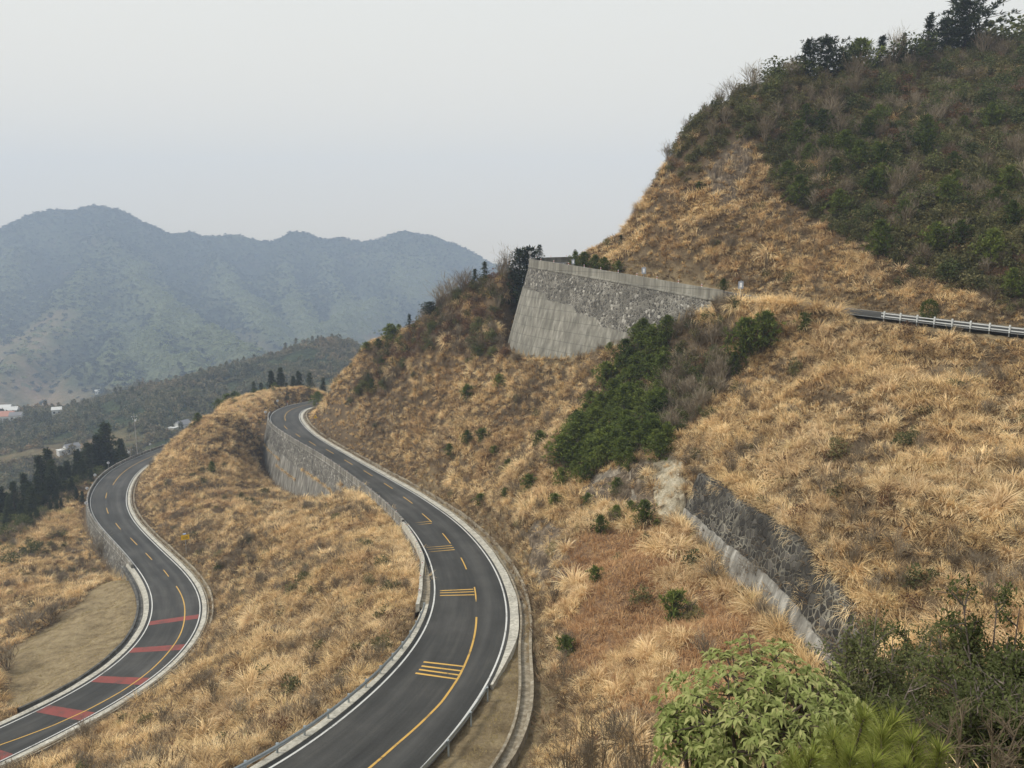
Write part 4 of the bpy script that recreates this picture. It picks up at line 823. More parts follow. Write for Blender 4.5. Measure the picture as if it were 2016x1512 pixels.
# ------------------------------------------------------------------ ground cover
rg = np.random.default_rng(11)
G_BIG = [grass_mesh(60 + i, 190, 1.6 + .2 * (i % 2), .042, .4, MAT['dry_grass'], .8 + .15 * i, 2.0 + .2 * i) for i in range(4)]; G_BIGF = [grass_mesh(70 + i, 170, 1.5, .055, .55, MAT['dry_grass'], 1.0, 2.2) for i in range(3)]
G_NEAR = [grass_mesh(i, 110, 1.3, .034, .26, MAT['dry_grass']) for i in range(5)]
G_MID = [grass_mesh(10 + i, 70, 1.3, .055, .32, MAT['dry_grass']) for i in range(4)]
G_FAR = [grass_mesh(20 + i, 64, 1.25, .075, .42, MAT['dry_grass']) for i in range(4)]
G_RED = [grass_mesh(30 + i, 46, .62, .045, .42, MAT['red_grass'], 1.0, 1.2) for i in range(3)]
G_SHORT = [grass_mesh(40 + i, 26, .2, .03, .34, MAT['short_grass'], 1.0, 1.0) for i in range(3)]
C_LITTER = source('shade_litter', [grass_mesh(80 + i, 60, .6, .05, .6, MAT['shade_litter'], 1.5, 1.0) for i in range(3)]); C_GRASS = source('grass', G_NEAR + G_MID + G_FAR + G_BIG + G_BIGF); C_RED = source('redgrass', G_RED); C_SHORT = source('shortgrass', G_SHORT)
SIGN_AT = hit(367, 1090)
def spread_grass():
    out = []
    for cell, y0, y1, lo, n, sc in ((.72, 3, 62, 0, 5, .95), (.82, 62, 125, 5, 4, 1.02), (1.0, 125, 331, 9, 4, 1.12)):
        X, Y, Z, u, v = cand(cell, -199, 169, y0, y1, rg); _k = (Y > 15) | (u > 1250); X, Y, Z, u, v = X[_k], Y[_k], Z[_k], u[_k], v[_k]
        rm_ = sample(ROADMASK, X, Y); st_ = sample(STEEP, X, Y); rk = sample(ROCK, X, Y)
        keep = (rm_ > .9) & (sample(MOWN, X, Y) < .5) & (st_ < 7)
        keep &= ~((sample(REDZ, X, Y) > .5) & (vnoise(X, Y, 5, 51) < .4))
        keep &= rg.uniform(0, 1, X.size) > rk * .7
        gap = vnoise(X, Y, 2.1, 52) * .5 + vnoise(X, Y, 4.3, 54) * .4 + vnoise(X, Y, 12, 53) * .15
        keep &= (gap > -.62) & (rg.uniform(0, 1, X.size) < .9)
        w = in_wood(u, v, Y); keep &= ~(w & (rg.uniform(0, 1, X.size) > .12))
        keep &= ~((zone('gully', u, v, Y, 80, 135) | zone('bare', u, v, Y, 85, 130)) & (rg.uniform(0, 1, X.size) > .2))
        keep &= ~(zone('spur', u, v, Y, 150, 240) & (rg.uniform(0, 1, X.size) > .55)); keep &= np.hypot(X - SIGN_AT[0], Y - SIGN_AT[1]) > 4.5
        X, Y, Z, rm_, gap = X[keep], Y[keep], Z[keep], rm_[keep], gap[keep]; k = len(X)
        az = np.arctan2(-sample(SLY, X, Y), -sample(SLX, X, Y)) + rg.normal(0, .6, k); th = np.clip(sample(STEEP, X, Y), 0, 1) * .28 + np.abs(rg.normal(0, .16, k))
        s = sc * .8 * (.75 + .4 * (gap + .5)) * rg.uniform(.7, 1.25, k) * (.6 + .4 * sstep(.8, 4, rm_))
        s = s * (1 + .5 * (rg.uniform(0, 1, k) < .10 + .22 * (vnoise(X, Y, 14, 56) > .25)) * (gap > .05) * (rm_ > 3))
        out.append((np.stack([X, Y, Z], 1), tilt_rot(az, th, rg.uniform(0, 6.28, k)), np.stack([s, s, s * rg.uniform(.85, 1.15, k)], 1), lo + rg.integers(0, n, k)))
        big = (rg.uniform(0, 1, k) < .36) & (gap > -.2) & (rm_ > 2.2); bl, bn = (13, 4) if y0 < 100 else (17, 3)
        out[-1][3][big] = bl + rg.integers(0, bn, int(big.sum()))
    cat_ = [np.concatenate([o[i] for o in out]) for i in range(4)]; print('grass tufts', len(cat_[0]))
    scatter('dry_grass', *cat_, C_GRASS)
    # matted litter under and between the tussocks, its dark colour carrying the gaps' shade
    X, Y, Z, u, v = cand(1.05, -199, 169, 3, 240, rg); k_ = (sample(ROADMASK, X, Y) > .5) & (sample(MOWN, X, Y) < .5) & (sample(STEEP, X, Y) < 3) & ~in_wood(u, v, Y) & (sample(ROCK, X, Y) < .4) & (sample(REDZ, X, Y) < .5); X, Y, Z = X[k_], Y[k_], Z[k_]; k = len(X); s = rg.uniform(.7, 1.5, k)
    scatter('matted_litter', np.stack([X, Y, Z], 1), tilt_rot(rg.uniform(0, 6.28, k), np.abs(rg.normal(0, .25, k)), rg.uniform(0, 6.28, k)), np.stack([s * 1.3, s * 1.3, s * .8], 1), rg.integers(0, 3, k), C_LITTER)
    # low red-brown growth on the bench and beside the drains, short turf on the mown triangle
    X, Y, Z, u, v = cand(.62, -20, 24, 36, 92, rg); k_ = (sample(blur(REDZ, 3), X, Y) > rg.uniform(.1, .6, X.size)) & (sample(ROADMASK, X, Y) > .6); X, Y, Z = X[k_], Y[k_], Z[k_]; k = len(X); s = rg.uniform(.6, 1.3, k)
    scatter('red_undergrowth', np.stack([X, Y, Z], 1), tilt_rot(rg.uniform(0, 6.28, k), np.abs(rg.normal(0, .15, k)), rg.uniform(0, 6.28, k)), np.stack([s, s, s], 1), rg.integers(0, 3, k), C_RED)
    X, Y, Z, u, v = cand(.42, -110, 30, 40, 160, rg); rm_ = sample(ROADMASK, X, Y); mw = sample(MOWN, X, Y) > .5; k_ = (mw & (rg.uniform(0, 1, X.size) < .5)) | ((rm_ > .05) & (rm_ < 2.2) & (rg.uniform(0, 1, X.size) < .9)) | ((rm_ <= .05) & (rm_ > -4.2) & (X > -12) & (Y < 72) & (np.abs(X - np.interp(Y, RD['mid'].c[::-1, 1], (RD['mid'].c[:, 0] + RD['mid'].w / 2)[::-1]) - 2.0) < 1.2)); X, Y, Z = X[k_], Y[k_], Z[k_]; k = len(X); s = rg.uniform(.5, 1.3, k)
    scatter('short_grass', np.stack([X, Y, Z], 1), tilt_rot(rg.uniform(0, 6.28, k), np.abs(rg.normal(0, .2, k)), rg.uniform(0, 6.28, k)), np.stack([s, s, s], 1), rg.integers(0, 3, k), C_SHORT)
spread_grass()
B_SCRUB = [bush_mesh(i, 1.9, 1.5, MAT['scrub_leaves'], 420, .3)[0] for i in range(4)]; B_TWIG = [twig_mesh(i, 2.4, 1.5, MAT['bare_twigs'], 18, .05) for i in range(4)]; B_BROWN = [bush_mesh(10 + i, 1.7, 1.3, MAT['brown_leaves'], 320, .22)[0] for i in range(3)]
C_SCRUB = source('scrub', B_SCRUB + B_TWIG + B_BROWN)
def spread_scrub():
    X, Y, Z, u, v = cand(1.25, -199, 169, 12, 331, rg); r1 = rg.uniform(0, 1, X.size); N1 = vnoise(X, Y, 9, 61)
    w = in_wood(u, v, Y); sp = zone('spur', u, v, Y, 150, 240); br = zone('bare', u, v, Y, 85, 130); gl = zone('gully', u, v, Y, 80, 135); lf = zone('left', u, v, Y, 170, 320)
    p = np.where(w, .95, np.where(sp, .55, np.where(br, .62, np.where(gl, .4, np.where(lf, .7, .035 + .10 * (N1 > .35)))))) * (sample(ROADMASK, X, Y) > 2) * (sample(MOWN, X, Y) < .5)
    k_ = r1 < p; X, Y, Z, w, sp, br, lf = X[k_], Y[k_], Z[k_], w[k_], sp[k_], br[k_], lf[k_]; k = len(X); q = rg.uniform(0, 1, k)
    pt = np.where(w, .12, np.where(sp, .25, np.where(br, .5, .3))); pb = np.where(w, .1, np.where(sp, .38, np.where(br, .1, .25)))
    idx = np.where(q < pt, 4 + rg.integers(0, 4, k), np.where(q < pt + pb, 8 + rg.integers(0, 3, k), rg.integers(0, 4, k)))
    s = rg.uniform(.55, 1.2, k) * np.where(w, 1.1, np.where(br, 1.1, np.where(sp, 1.3, .8)))
    print('scrub', k); scatter('scrub_undergrowth', np.stack([X, Y, Z - .15], 1), tilt_rot(rg.uniform(0, 6.28, k), np.abs(rg.normal(0, .1, k)), rg.uniform(0, 6.28, k)), np.stack([s, s, s * rg.uniform(.8, 1.3, k)], 1), idx, C_SCRUB)
    # the wooded ridge across the valley
    FB = [bush_mesh(30 + i, 4.2, 3.0, MAT['far_leaves'], 130, 1.4, 8)[0] for i in range(4)] + [pine_mesh(40 + i, 7, 1.8, MAT['far_leaves'], 6, 2, 1.6, .6, .1, .1, None, 4)[0] for i in range(2)]
    X, Y = np.meshgrid(np.arange(-640, 160, 4.2), np.arange(372, 960, 4.6), indexing='ij'); X = X.ravel() + rg.uniform(-2.3, 2.3, X.size); Y = Y.ravel() + rg.uniform(-2.3, 2.3, Y.size); Z = fground(X, Y); u, v = proj(np.stack([X, Y, Z], -1))
    i_ = np.clip(np.searchsorted(fx_, X) - 1, 0, len(fx_) - 1); j_ = np.clip(np.searchsorted(fy_, Y) - 1, 0, len(fy_) - 1)
    k_ = (u > -150) & (u < 900) & (FIELD[i_, j_] < .35) & (rg.uniform(0, 1, X.size) < .8) & (vnoise(X, Y, 28, 66) + .5 * vnoise(X, Y, 11, 67) > -.35); k_ |= (u > -150) & (u < 900) & (rg.uniform(0, 1, X.size) < .08); X, Y, Z = X[k_], Y[k_], Z[k_]; k = len(X); s = rg.uniform(.6, 1.25, k); print('far wood', k)
    scatter('far_wood', np.stack([X, Y, Z - .4], 1), tilt_rot(rg.uniform(0, 6.28, k), 0 * X, rg.uniform(0, 6.28, k)), np.stack([s, s, s * rg.uniform(.8, 1.3, k)], 1), np.where(rg.uniform(0, 1, k) < .88, rg.integers(0, 4, k), 4 + rg.integers(0, 2, k)), source('farwood', FB))
spread_scrub()
def edge_tufts():
    # tussocks that overhang the wall tops and crowd the wall feet
    pts, hh = [], []
    for y in np.arange(43, 80.5, .42):
        xt, zt = np.interp(y, SW_TOP[::-1, 1], SW_TOP[::-1, 0]), np.interp(y, SW_TOP[::-1, 1], SW_TOP[::-1, 2]); xb = np.interp(y, SW_BASE[::-1, 1], SW_BASE[::-1, 0])
        for _ in range(1): pts.append((xt + rg.uniform(.9, 2.2), y + rg.normal(0, .3), math.pi)); hh.append(rg.uniform(.7, 1.15))
        if rg.uniform() < .75: pts.append((xb - rg.uniform(.3, 1.6), y + rg.normal(0, .3), rg.uniform(0, 6.28))); hh.append(rg.uniform(.7, 1.3))
    for k, y0, y1, lo, hi, pr, f in (('mid', 78, 172, 1.0, 3.2, .8, 1.0), ('mid', 165, 235, 5.5, 9.0, .5, 1.0), ('up', 103, 121, .9, 3.4, 1.0, 1.25), ('up', 121, 160, 6.5, 11, .4, 1.0), ('low', 150, 210, 2.2, 4.2, .5, .9)):
        r = RD[k]
        for i in range(len(r.c)):
            if y0 < r.c[i, 1] < y1:
                for _ in range(4):
                    if rg.uniform() < pr:
                        q = st(r, i, -r.w[i] / 2 - rg.uniform(lo, hi)); pts.append((q[0] + rg.normal(0, .4), q[1] + rg.normal(0, .4), math.atan2(-r.n[i, 1], -r.n[i, 0]))); hh.append(rg.uniform(.7, 1.2) * f)
    A = np.array(pts); s = np.array(hh); Z = ground(A[:, 0], A[:, 1]); r = RD['mid']; led = []
    for i in range(len(r.c)):                                   # weeds rooted on two ledges of the long wall
        for d, y0, y1 in ((6.6, 222, 244), (8.8, 206, 226), (5.2, 178, 204)):
            if y0 < r.c[i, 1] < y1 and d < r.h[i] + .5:
                for _ in range(2): q = st(r, i, -r.w[i] / 2 - .8 - BATTER['mid'] * d, -.45 - d); led.append((q[0], q[1], math.atan2(-r.n[i, 1], -r.n[i, 0]), q[2]))
    led = np.array(led); A = np.concatenate([A, led[:, :3]]); Z = np.concatenate([Z, led[:, 3]]); s = np.concatenate([s, rg.uniform(.35, .7, len(led))]); k = len(A)
    scatter('overhanging_grass', np.stack([A[:, 0], A[:, 1], Z], 1), tilt_rot(A[:, 2] + rg.normal(0, .4, k), np.abs(rg.normal(.3, .2, k)), rg.uniform(0, 6.28, k)), np.stack([s, s, s], 1), np.where(rg.uniform(0, 1, k) < .5, 13 + rg.integers(0, 4, k), 5 + rg.integers(0, 4, k)), C_GRASS)
edge_tufts()
def dead_stalks():
    # grey-brown dead stalks standing in patches of the grass
    X, Y, Z, u, v = cand(1.25, -150, 120, 10, 200, rg); k_ = (Y > 18) & (vnoise(X, Y, 8, 91) + .6 * vnoise(X, Y, 3.5, 92) > .3) & (sample(ROADMASK, X, Y) > 1.5) & (sample(MOWN, X, Y) < .5) & (sample(STEEP, X, Y) < 3) & (rg.uniform(0, 1, X.size) < .7) & ~in_wood(u, v, Y) & (sample(REDZ, X, Y) < .5); X, Y, Z = X[k_], Y[k_], Z[k_]; k = len(X); s = rg.uniform(.6, 1.15, k)
    scatter('dead_stalks', np.stack([X, Y, Z], 1), tilt_rot(rg.uniform(0, 6.28, k), np.abs(rg.normal(0, .15, k)), rg.uniform(0, 6.28, k)), np.stack([s, s, s * rg.uniform(.8, 1.2, k)], 1), rg.integers(0, 4, k), source('stalks', [twig_mesh(60 + i, 1.5, .9, MAT['bare_twigs'], 16, .022, 4) for i in range(4)]))
dead_stalks()
def mountain_wood():
    MT = [bush_mesh(90 + i, 9, 6.5, MAT['forest_leaves'], 60, 4.5, 6)[0] for i in range(3)] + [bush_mesh(95 + i, 10, 6.5, MAT['bamboo_leaves'], 60, 4.0, 6)[0] for i in range(3)]
    X, Y = np.meshgrid(np.arange(-2050, 420, 11.5), np.arange(1000, 2840, 14.0), indexing='ij'); X = X.ravel() + rg.uniform(-6, 6, X.size); Y = Y.ravel() + rg.uniform(-7, 7, Y.size); Z = fground(X, Y); u, v = proj(np.stack([X, Y, Z], -1))
    i_ = np.clip(np.searchsorted(fx_, X) - 1, 0, len(fx_) - 1); j_ = np.clip(np.searchsorted(fy_, Y) - 1, 0, len(fy_) - 1)
    k_ = (u > -120) & (u < 1120) & (v < 870) & (rg.uniform(0, 1, X.size) > FIELD[i_, j_] * 1.1); b = BAM[i_, j_][k_]; X, Y, Z = X[k_], Y[k_], Z[k_]; k = len(X); s = rg.uniform(.6, 1.2, k); print('mountain wood', k)
    scatter('mountain_wood', np.stack([X, Y, Z - 1.5], 1), tilt_rot(rg.uniform(0, 6.28, k), 0 * X, rg.uniform(0, 6.28, k)), np.stack([s, s, s * rg.uniform(.6, .9, k)], 1), np.where(b > rg.uniform(.25, .75, k), 3, 0) + rg.integers(0, 3, k), source('mountainwood', MT))
mountain_wood()

# ------------------------------------------------------------------ rock faces
def rock_patch(name, poly, a, b, mat, amp=1.0):
    X, Y = np.meshgrid(np.arange(-20, 60, .3), np.arange(a, b, .3), indexing='ij'); Z = ground(X, Y); u, v = proj(np.stack([X, Y, Z], -1))
    m = in_poly(u, v, poly).astype(float)
    for _ in range(4): m = (m + np.roll(m, 1, 0) + np.roll(m, -1, 0) + np.roll(m, 1, 1) + np.roll(m, -1, 1)) / 5
    gxn, gyn = np.gradient(Z, .3, axis=0), np.gradient(Z, .3, axis=1); N = nrmz(np.stack([-gxn, -gyn, np.ones_like(Z)], -1))
    s = X * .8 + Y * .3 + Z * .9
    d = .55 * np.abs(vnoise(s, Y, 1.6, 71)) + .4 * np.abs(vnoise(X, Y + Z, .8, 72)) + .3 * vnoise(s * 1.7, Y * .5, .9, 73) - .15
    V = np.stack([X, Y, Z], -1) + N * ((d * amp + .12) * m - .9 * (1 - np.clip(m * 1.6, 0, 1)))[..., None]
    Fc = grid_faces(*X.shape); keep = m.ravel()[Fc].max(1) > .12; Fc = Fc[keep]; used = np.unique(Fc); mp = np.zeros(X.size, int); mp[used] = np.arange(used.size)
    if used.size: tag(mesh_obj(name, V.reshape(-1, 3)[used], mp[Fc], mat), kind='structure')
def rock_mat(name, stops):
    m, n, l, b = new_mat(name); p = geo_pos(n); mp = n.new('ShaderNodeMapping'); mp.inputs['Scale'].default_value = (1, 1, .3); mp.inputs['Rotation'].default_value = (.5, .5, .3); l.new(p, mp.inputs[0])
    a = noise_node(n, l, 1.6, 9, mp.outputs[0], .75); f = noise_node(n, l, 7, 5, p, .7)
    c = mixc(n, l, .6, ramp(n, l, a.outputs[0], stops).outputs[0], ramp(n, l, f.outputs[0], [(.3, (.5, .5, .5)), (.7, (1.45, 1.45, 1.4))]).outputs[0], 'MULTIPLY'); l.new(c, b.inputs['Base Color']); b.inputs['Roughness'].default_value = .95; bump(n, l, b, f.outputs[0], .8, .15); MAT[name] = m
rock_mat('brown_rock', [(.3, (.03, .024, .018)), (.45, (.09, .068, .048)), (.55, (.17, .13, .09)), (.66, (.34, .285, .21)), (.8, (.16, .105, .065))])
rock_mat('pale_rock', [(.3, (.16, .135, .1)), (.45, (.32, .28, .2)), (.56, (.46, .41, .31)), (.7, (.58, .53, .42))])
rock_patch('rock_face', [(1240,930),(1290,905),(1300,1035),(1255,1000)], 76, 98, MAT['brown_rock'])
rock_patch('rock_face', [(1262,935),(1300,900),(1345,885),(1352,1040),(1312,1035),(1285,1000)], 74, 98, MAT['pale_rock'], .8)
rock_patch('rock_face', [(1040,1040),(1112,1040),(1108,1120),(1075,1150),(1045,1110)], 72, 95, MAT['brown_rock'], 1.3)
rock_patch('rock_face', [(1140,960),(1235,925),(1250,985),(1160,1000)], 76, 106, MAT['brown_rock'], .8)
rock_patch('rock_face', [(1400,330),(1465,265),(1488,300),(1440,410),(1408,385)], 125, 175, MAT['brown_rock'], 1.4)

# ------------------------------------------------------------------ trees and shrubs, one thing each
def kinds():
    K = {}
    def prof_cone(f): return (1.02 - f) * 1.0
    def prof_layer(f): return .55 + .6 * math.sin(min(1, f) * 2.6) if f < .93 else .45
    def mk(key, lst): K[key] = lst
    def pine(i, h, r, mat='pine_needles', **k):
        cm, B = pine_mesh(i, h, r, MAT[mat], **k); return cm, trunk_mesh(h, .05 * r + .03, MAT['bark'], B[::2], i)
    mk('pine', [pine(i, 3.4, 1.5, whorls=8, tufts=5, needle=.42, nw=.08) for i in range(4)])
    mk('small_pine', [pine(10 + i, 1.8, 1.0, whorls=6, tufts=3, needle=.36, nw=.07, first=.12, lean=.9) for i in range(3)])
    mk('conifer', [pine(20 + i, 10, 2.9, 'dark_needles', whorls=17, tufts=6, needle=.6, nw=.13, lean=.05, droop=.12, profile=prof_cone, per=8, first=.12) for i in range(3)])
    mk('thin_conifer', [pine(30 + i, 6.5, 2.0, 'dark_needles', whorls=10, tufts=4, needle=.48, nw=.11, lean=.12, droop=.0, profile=prof_cone, per=6, first=.25) for i in range(3)])
    mk('layered_pine', [pine(40 + i, 8, 3.0, 'dark_needles', whorls=9, tufts=8, needle=.62, nw=.12, lean=.22, profile=prof_layer, per=13, first=.36) for i in range(3)])
    def bush(i, h, r, mat, n, leaf, cl):
        cm, c = bush_mesh(i, h, r, MAT[mat], n, leaf, cl); return cm, trunk_mesh(h * .5, .07 * r, MAT['bark'], [((0, 0, .1), tuple(q)) for q in c[:7]], i)
    mk('bush_tree', [bush(50 + i, 3.6, 1.9, 'hill_leaves', 1000, .3, 22) for i in range(4)])
    mk('dark_bush', [bush(60 + i, 2.6, 1.6, 'shrub_leaves', 700, .24, 16) for i in range(3)])
    mk('brown_bush', [bush(70 + i, 2.4, 1.5, 'brown_leaves', 560, .22, 15) for i in range(3)])
    def ball(i, h, r):
        q = np.random.default_rng(i); d = rdir(q, 2600); p = d * (r * q.uniform(.72, 1.0, 2600))[:, None] * np.array([1, 1, 1.12]) + np.array([0, 0, h - r * 1.12]); L = LB(); L.cards(p, d + rdir(q, 2600) * .7, .14 * q.uniform(.6, 1.3, 2600), .07, q)
        return L.mesh('crown', MAT['pine_needles']), trunk_mesh(h * .6, .09, MAT['bark'], None, i)
    mk('ball', [ball(80, 2.0, .82)])
    def bare(i, h, r, w): return twig_mesh(80 + i, h, r, MAT['bare_twigs'], 14, w, 7), trunk_mesh(h * .55, .05, MAT['pale_bark'], None, i)
    mk('bare_tree', [bare(i, 4.6, 2.2, .055) for i in range(4)])
    mk('bare_shrub', [bare(10 + i, 2.4, 1.5, .035) for i in range(3)])
    return K
KIND = kinds(); HREF = {'pine': 3.4, 'small_pine': 1.8, 'conifer': 10, 'thin_conifer': 6.5, 'layered_pine': 8, 'bush_tree': 3.6, 'dark_bush': 2.6, 'brown_bush': 2.4, 'ball': 2.0, 'bare_tree': 4.6, 'bare_shrub': 2.4}
NM = {'pine': 'pine_tree', 'small_pine': 'pine_sapling', 'conifer': 'conifer_tree', 'thin_conifer': 'conifer_tree', 'layered_pine': 'pine_tree', 'bush_tree': 'bushy_tree', 'dark_bush': 'evergreen_shrub', 'brown_bush': 'brown_shrub', 'ball': 'clipped_shrub', 'bare_tree': 'bare_tree', 'bare_shrub': 'bare_shrub'}
CAT = {'pine': 'tree', 'small_pine': 'young tree', 'conifer': 'tree', 'thin_conifer': 'tree', 'layered_pine': 'tree', 'bush_tree': 'tree', 'dark_bush': 'shrub', 'brown_bush': 'shrub', 'ball': 'shrub', 'bare_tree': 'tree', 'bare_shrub': 'shrub'}
TR = random.Random(5)
def plant(kind, loc, h, label, group=None, wide=1.0, var=None):
    L = KIND[kind]; cm, tm = L[TR.randrange(len(L)) if var is None else var]; s = h / HREF[kind]
    root = empty(NM[kind], (loc[0], loc[1], loc[2] - .1), TR.uniform(0, 6.28)); root.scale = (s * wide, s * wide, s)
    tag(root, label, CAT[kind], group)
    for nm, me in (('twigs' if kind.startswith('bare') else 'crown', cm), ('trunk' if CAT[kind] != 'shrub' else 'stem', tm)):
        o = bpy.data.objects.new(nm, me); COL.objects.link(o); o.parent = root
    return root
def plant_px(kind, u, v, top, label, group=None, wide=1.0, y=None, var=None):
    """base at photo pixel (u, v) on the ground, or at distance y, reaching up to pixel row top"""
    if y is None: x, yy, z = hit(u, v)
    else:
        q = P(u, v, y); x, yy = q[0], y; z = float(ground(x, yy))
    zt = P(u, top, yy)[2]; return plant(kind, (x, yy, z), max(.6, zt - z), label, group, wide, var)
# skyline of the hill
SKY = [('layered_pine',1897,100,0,180,'tallest broad pine on the hill skyline with layered branches',1.25),('thin_conifer',1825,105,34,177,'slim pointed conifer on the skyline just left of the tallest pine',1.0),
 ('layered_pine',1862,95,42,180,'shorter dark pine crowding the left side of the tallest skyline pine',1.1),('bush_tree',1795,110,62,176,'open round-topped tree on the skyline left of the slim conifer',1.0),('thin_conifer',1776,115,72,175,'small narrow conifer beside the open round-topped skyline tree',.9),
 ('bare_tree',1760,118,76,175,'leafless thin tree between two conifers on the skyline',.8),('thin_conifer',1734,120,74,174,'lone pointed conifer near the middle of the hill skyline',1.1),('pine',1692,128,80,172,'bushy pine with a pointed top on the middle of the skyline',1.1),('bush_tree',1665,130,90,172,'low leafy tree leaning on the bushy skyline pine',1.0),
 ('layered_pine',1625,138,76,170,'pine with flat spreading lower boughs on the left skyline',1.0),('thin_conifer',1588,145,80,168,'conifer with drooping tip at the left shoulder of the skyline',1.25),('bush_tree',1560,150,106,168,'dense round tree below the drooping conifer on the skyline',1.1),('bush_tree',1530,160,114,167,'dark round tree where the skyline begins to fall away',1.0),
 ('bush_tree',1990,95,22,186,'large grey-green tree cut by the right edge of the photo on the skyline',1.5),('bush_tree',1955,95,48,184,'grey-green tree just left of the large skyline tree at the right edge',1.2),('bush_tree',1925,100,62,182,'low scrubby tree right of the tallest skyline pine',1.1),
 ('bare_tree',1480,180,138,163,'grey leafless tree on the upper left edge of the hill',1.0),('bare_tree',1440,205,162,162,'pale leafless tree on the steep left edge of the hill',1.1),('bare_tree',1415,225,180,161,'leafless tree with fanned twigs just below the pale one on the edge',1.0),('thin_conifer',1400,245,198,160,'dark conifer on the left edge below the leafless trees',1.2),('bush_tree',1375,262,228,160,'dark leaning tree on the left edge of the hill',1.0),
 ('thin_conifer',1345,318,278,159,'upper of the conifers clinging to the steep left edge',1.4),('thin_conifer',1332,345,300,159,'middle conifer clinging to the steep left edge',1.4),('thin_conifer',1320,372,332,159,'lower conifer clinging to the steep left edge',1.3),('bare_tree',1308,392,352,159,'leafless sapling at the foot of the clinging conifers',.9),('small_pine',1376,388,358,148,'young pine on the rocky face of the hill',1.0),
 ('thin_conifer',1222,490,462,162,'right of two small conifers where the hill meets the bastion road',1.1),('thin_conifer',1210,496,468,166,'left of two small conifers where the hill meets the bastion road',1.1),
 ('thin_conifer',1062,530,482,178,'conifer nearest the bastion wall at the top of the spur',1.2),('thin_conifer',1040,535,484,180,'second conifer from the bastion wall on the spur top',1.3),('thin_conifer',1022,538,487,182,'third conifer from the bastion wall on the spur top',1.2),('bare_tree',1003,545,500,183,'thin bare tree left of the spur top conifers',.9),
 ('thin_conifer',955,560,514,188,'dark conifer halfway down the spur skyline',1.2),('thin_conifer',935,566,530,189,'conifer with a ragged top below the halfway one on the spur',1.2),('bare_tree',912,575,534,191,'tall leafless tree on the spur skyline',1.1),('bare_tree',893,588,548,193,'leafless tree lower down the spur skyline',1.1),('bare_tree',873,600,562,195,'lowest leafless tree on the spur skyline',1.1),
 ('layered_pine',848,628,594,198,'dark spreading pine at the lower end of the spur wood',1.2),('thin_conifer',806,640,618,203,'tiny pointed conifer alone on the spur ridge',1.0),('pine',768,662,638,207,'pine leaning out from the spur ridge',1.0),('pine',722,694,674,211,'leftmost pine on the spur ridge',1.4),('pine',745,684,668,209,'low pine beside the leftmost pine on the spur ridge',1.0)]
for k, u, v, t, y, lab, wd_ in SKY: plant_px(k, u, v, t - (6 if v < 200 else 2), lab, wide=wd_ * (1.5 if k in ('bush_tree', 'pine') else 1.25), y=y)
# pines beside the road on the bastion
for yy, h, lab in ((163.5, 3.3, 'leftmost green pine on the inner side of the bastion bend'), (160, 3.6, 'second green pine on the inner side of the bastion bend'), (156.5, 3.2, 'middle green pine in the row along the bastion bend'), (153, 3.0, 'fourth green pine along the bastion bend'), (150, 2.6, 'rightmost green pine along the bastion bend')):
    i = at_y(RD['up'], yy); q = st(RD['up'], i, RD['up'].w[i] / 2 + 1.3); plant('pine', (q[0], q[1], float(ground(q[0], q[1]))), h, lab, 'pines along the bastion bend', 1.25)
plant('pine', tuple(np.array(P(1424, 574, 118.0)) * np.array([1, 1, 1])), 2.1, 'small dark pine at the right end of the bastion parapet')
_q = P(1829, 620, 94.5); plant('ball', (_q[0], _q[1], float(np.interp(94.5, RD['up'].c[::-1, 1], RD['up'].c[::-1, 2])) + .1), 2.75, 'round dark green shrub behind the white guard rail', wide=.92)
_q = P(1850, 620, 94.0); plant('bare_shrub', (_q[0], _q[1], float(np.interp(94.0, RD['up'].c[::-1, 1], RD['up'].c[::-1, 2])) + .1), 2.2, 'pinkish dry shrub beside the round green shrub at the guard rail', wide=.5)
# knoll beyond the far bend
for k, u, v, t, y, lab in (('conifer',535,768,727,296,'left one of two dark pointed conifers behind the grassy knoll'),('conifer',554,766,721,298,'right one of two dark pointed conifers behind the grassy knoll'),('conifer',578,766,738,300,'stubby dark conifer right of the pointed pair behind the knoll'),('conifer',589,766,729,302,'dark conifer with a crooked top behind the knoll'),('thin_conifer',611,768,732,302,'thin bare-stemmed conifer behind the knoll'),('conifer',637,772,742,304,'dark conifer partly hidden by the slope at the far bend'),
   ('thin_conifer',500,775,748,292,'small dark conifer at the left end behind the knoll'),('thin_conifer',515,775,752,292,'second small conifer at the left end behind the knoll')): plant_px(k, u, v, t, lab, y=y, wide=1.1)
KN = [(500,780,764,286),(512,785,766,284),(522,777,762,288),(542,770,752,290),(543,796,778,280),(568,792,776,280),(495,800,784,276),(485,795,778,280),(470,792,774,282),(455,800,784,276),(502,815,800,268),(440,812,795,268),(430,800,784,272),(520,800,786,274),(478,806,792,272),(625,784,770,272),(462,784,770,286),(448,790,775,284)]
for i, (u, v, t, y) in enumerate(KN): plant_px('pine', u, v, t, 'bushy green pine among the young pines on the grassy knoll', 'young pines on the knoll', 1.15, y)
plant_px('pine', 391, 846, 812, 'bright green bushy pine on the left ridge above the white house', y=232, wide=1.25); plant_px('pine', 405, 838, 820, 'small pine beside the bright bushy one on the left ridge', y=233); plant_px('pine', 418, 932, 908, 'lone dark pine on the grassy slope right of the lower road bend', wide=1.0)
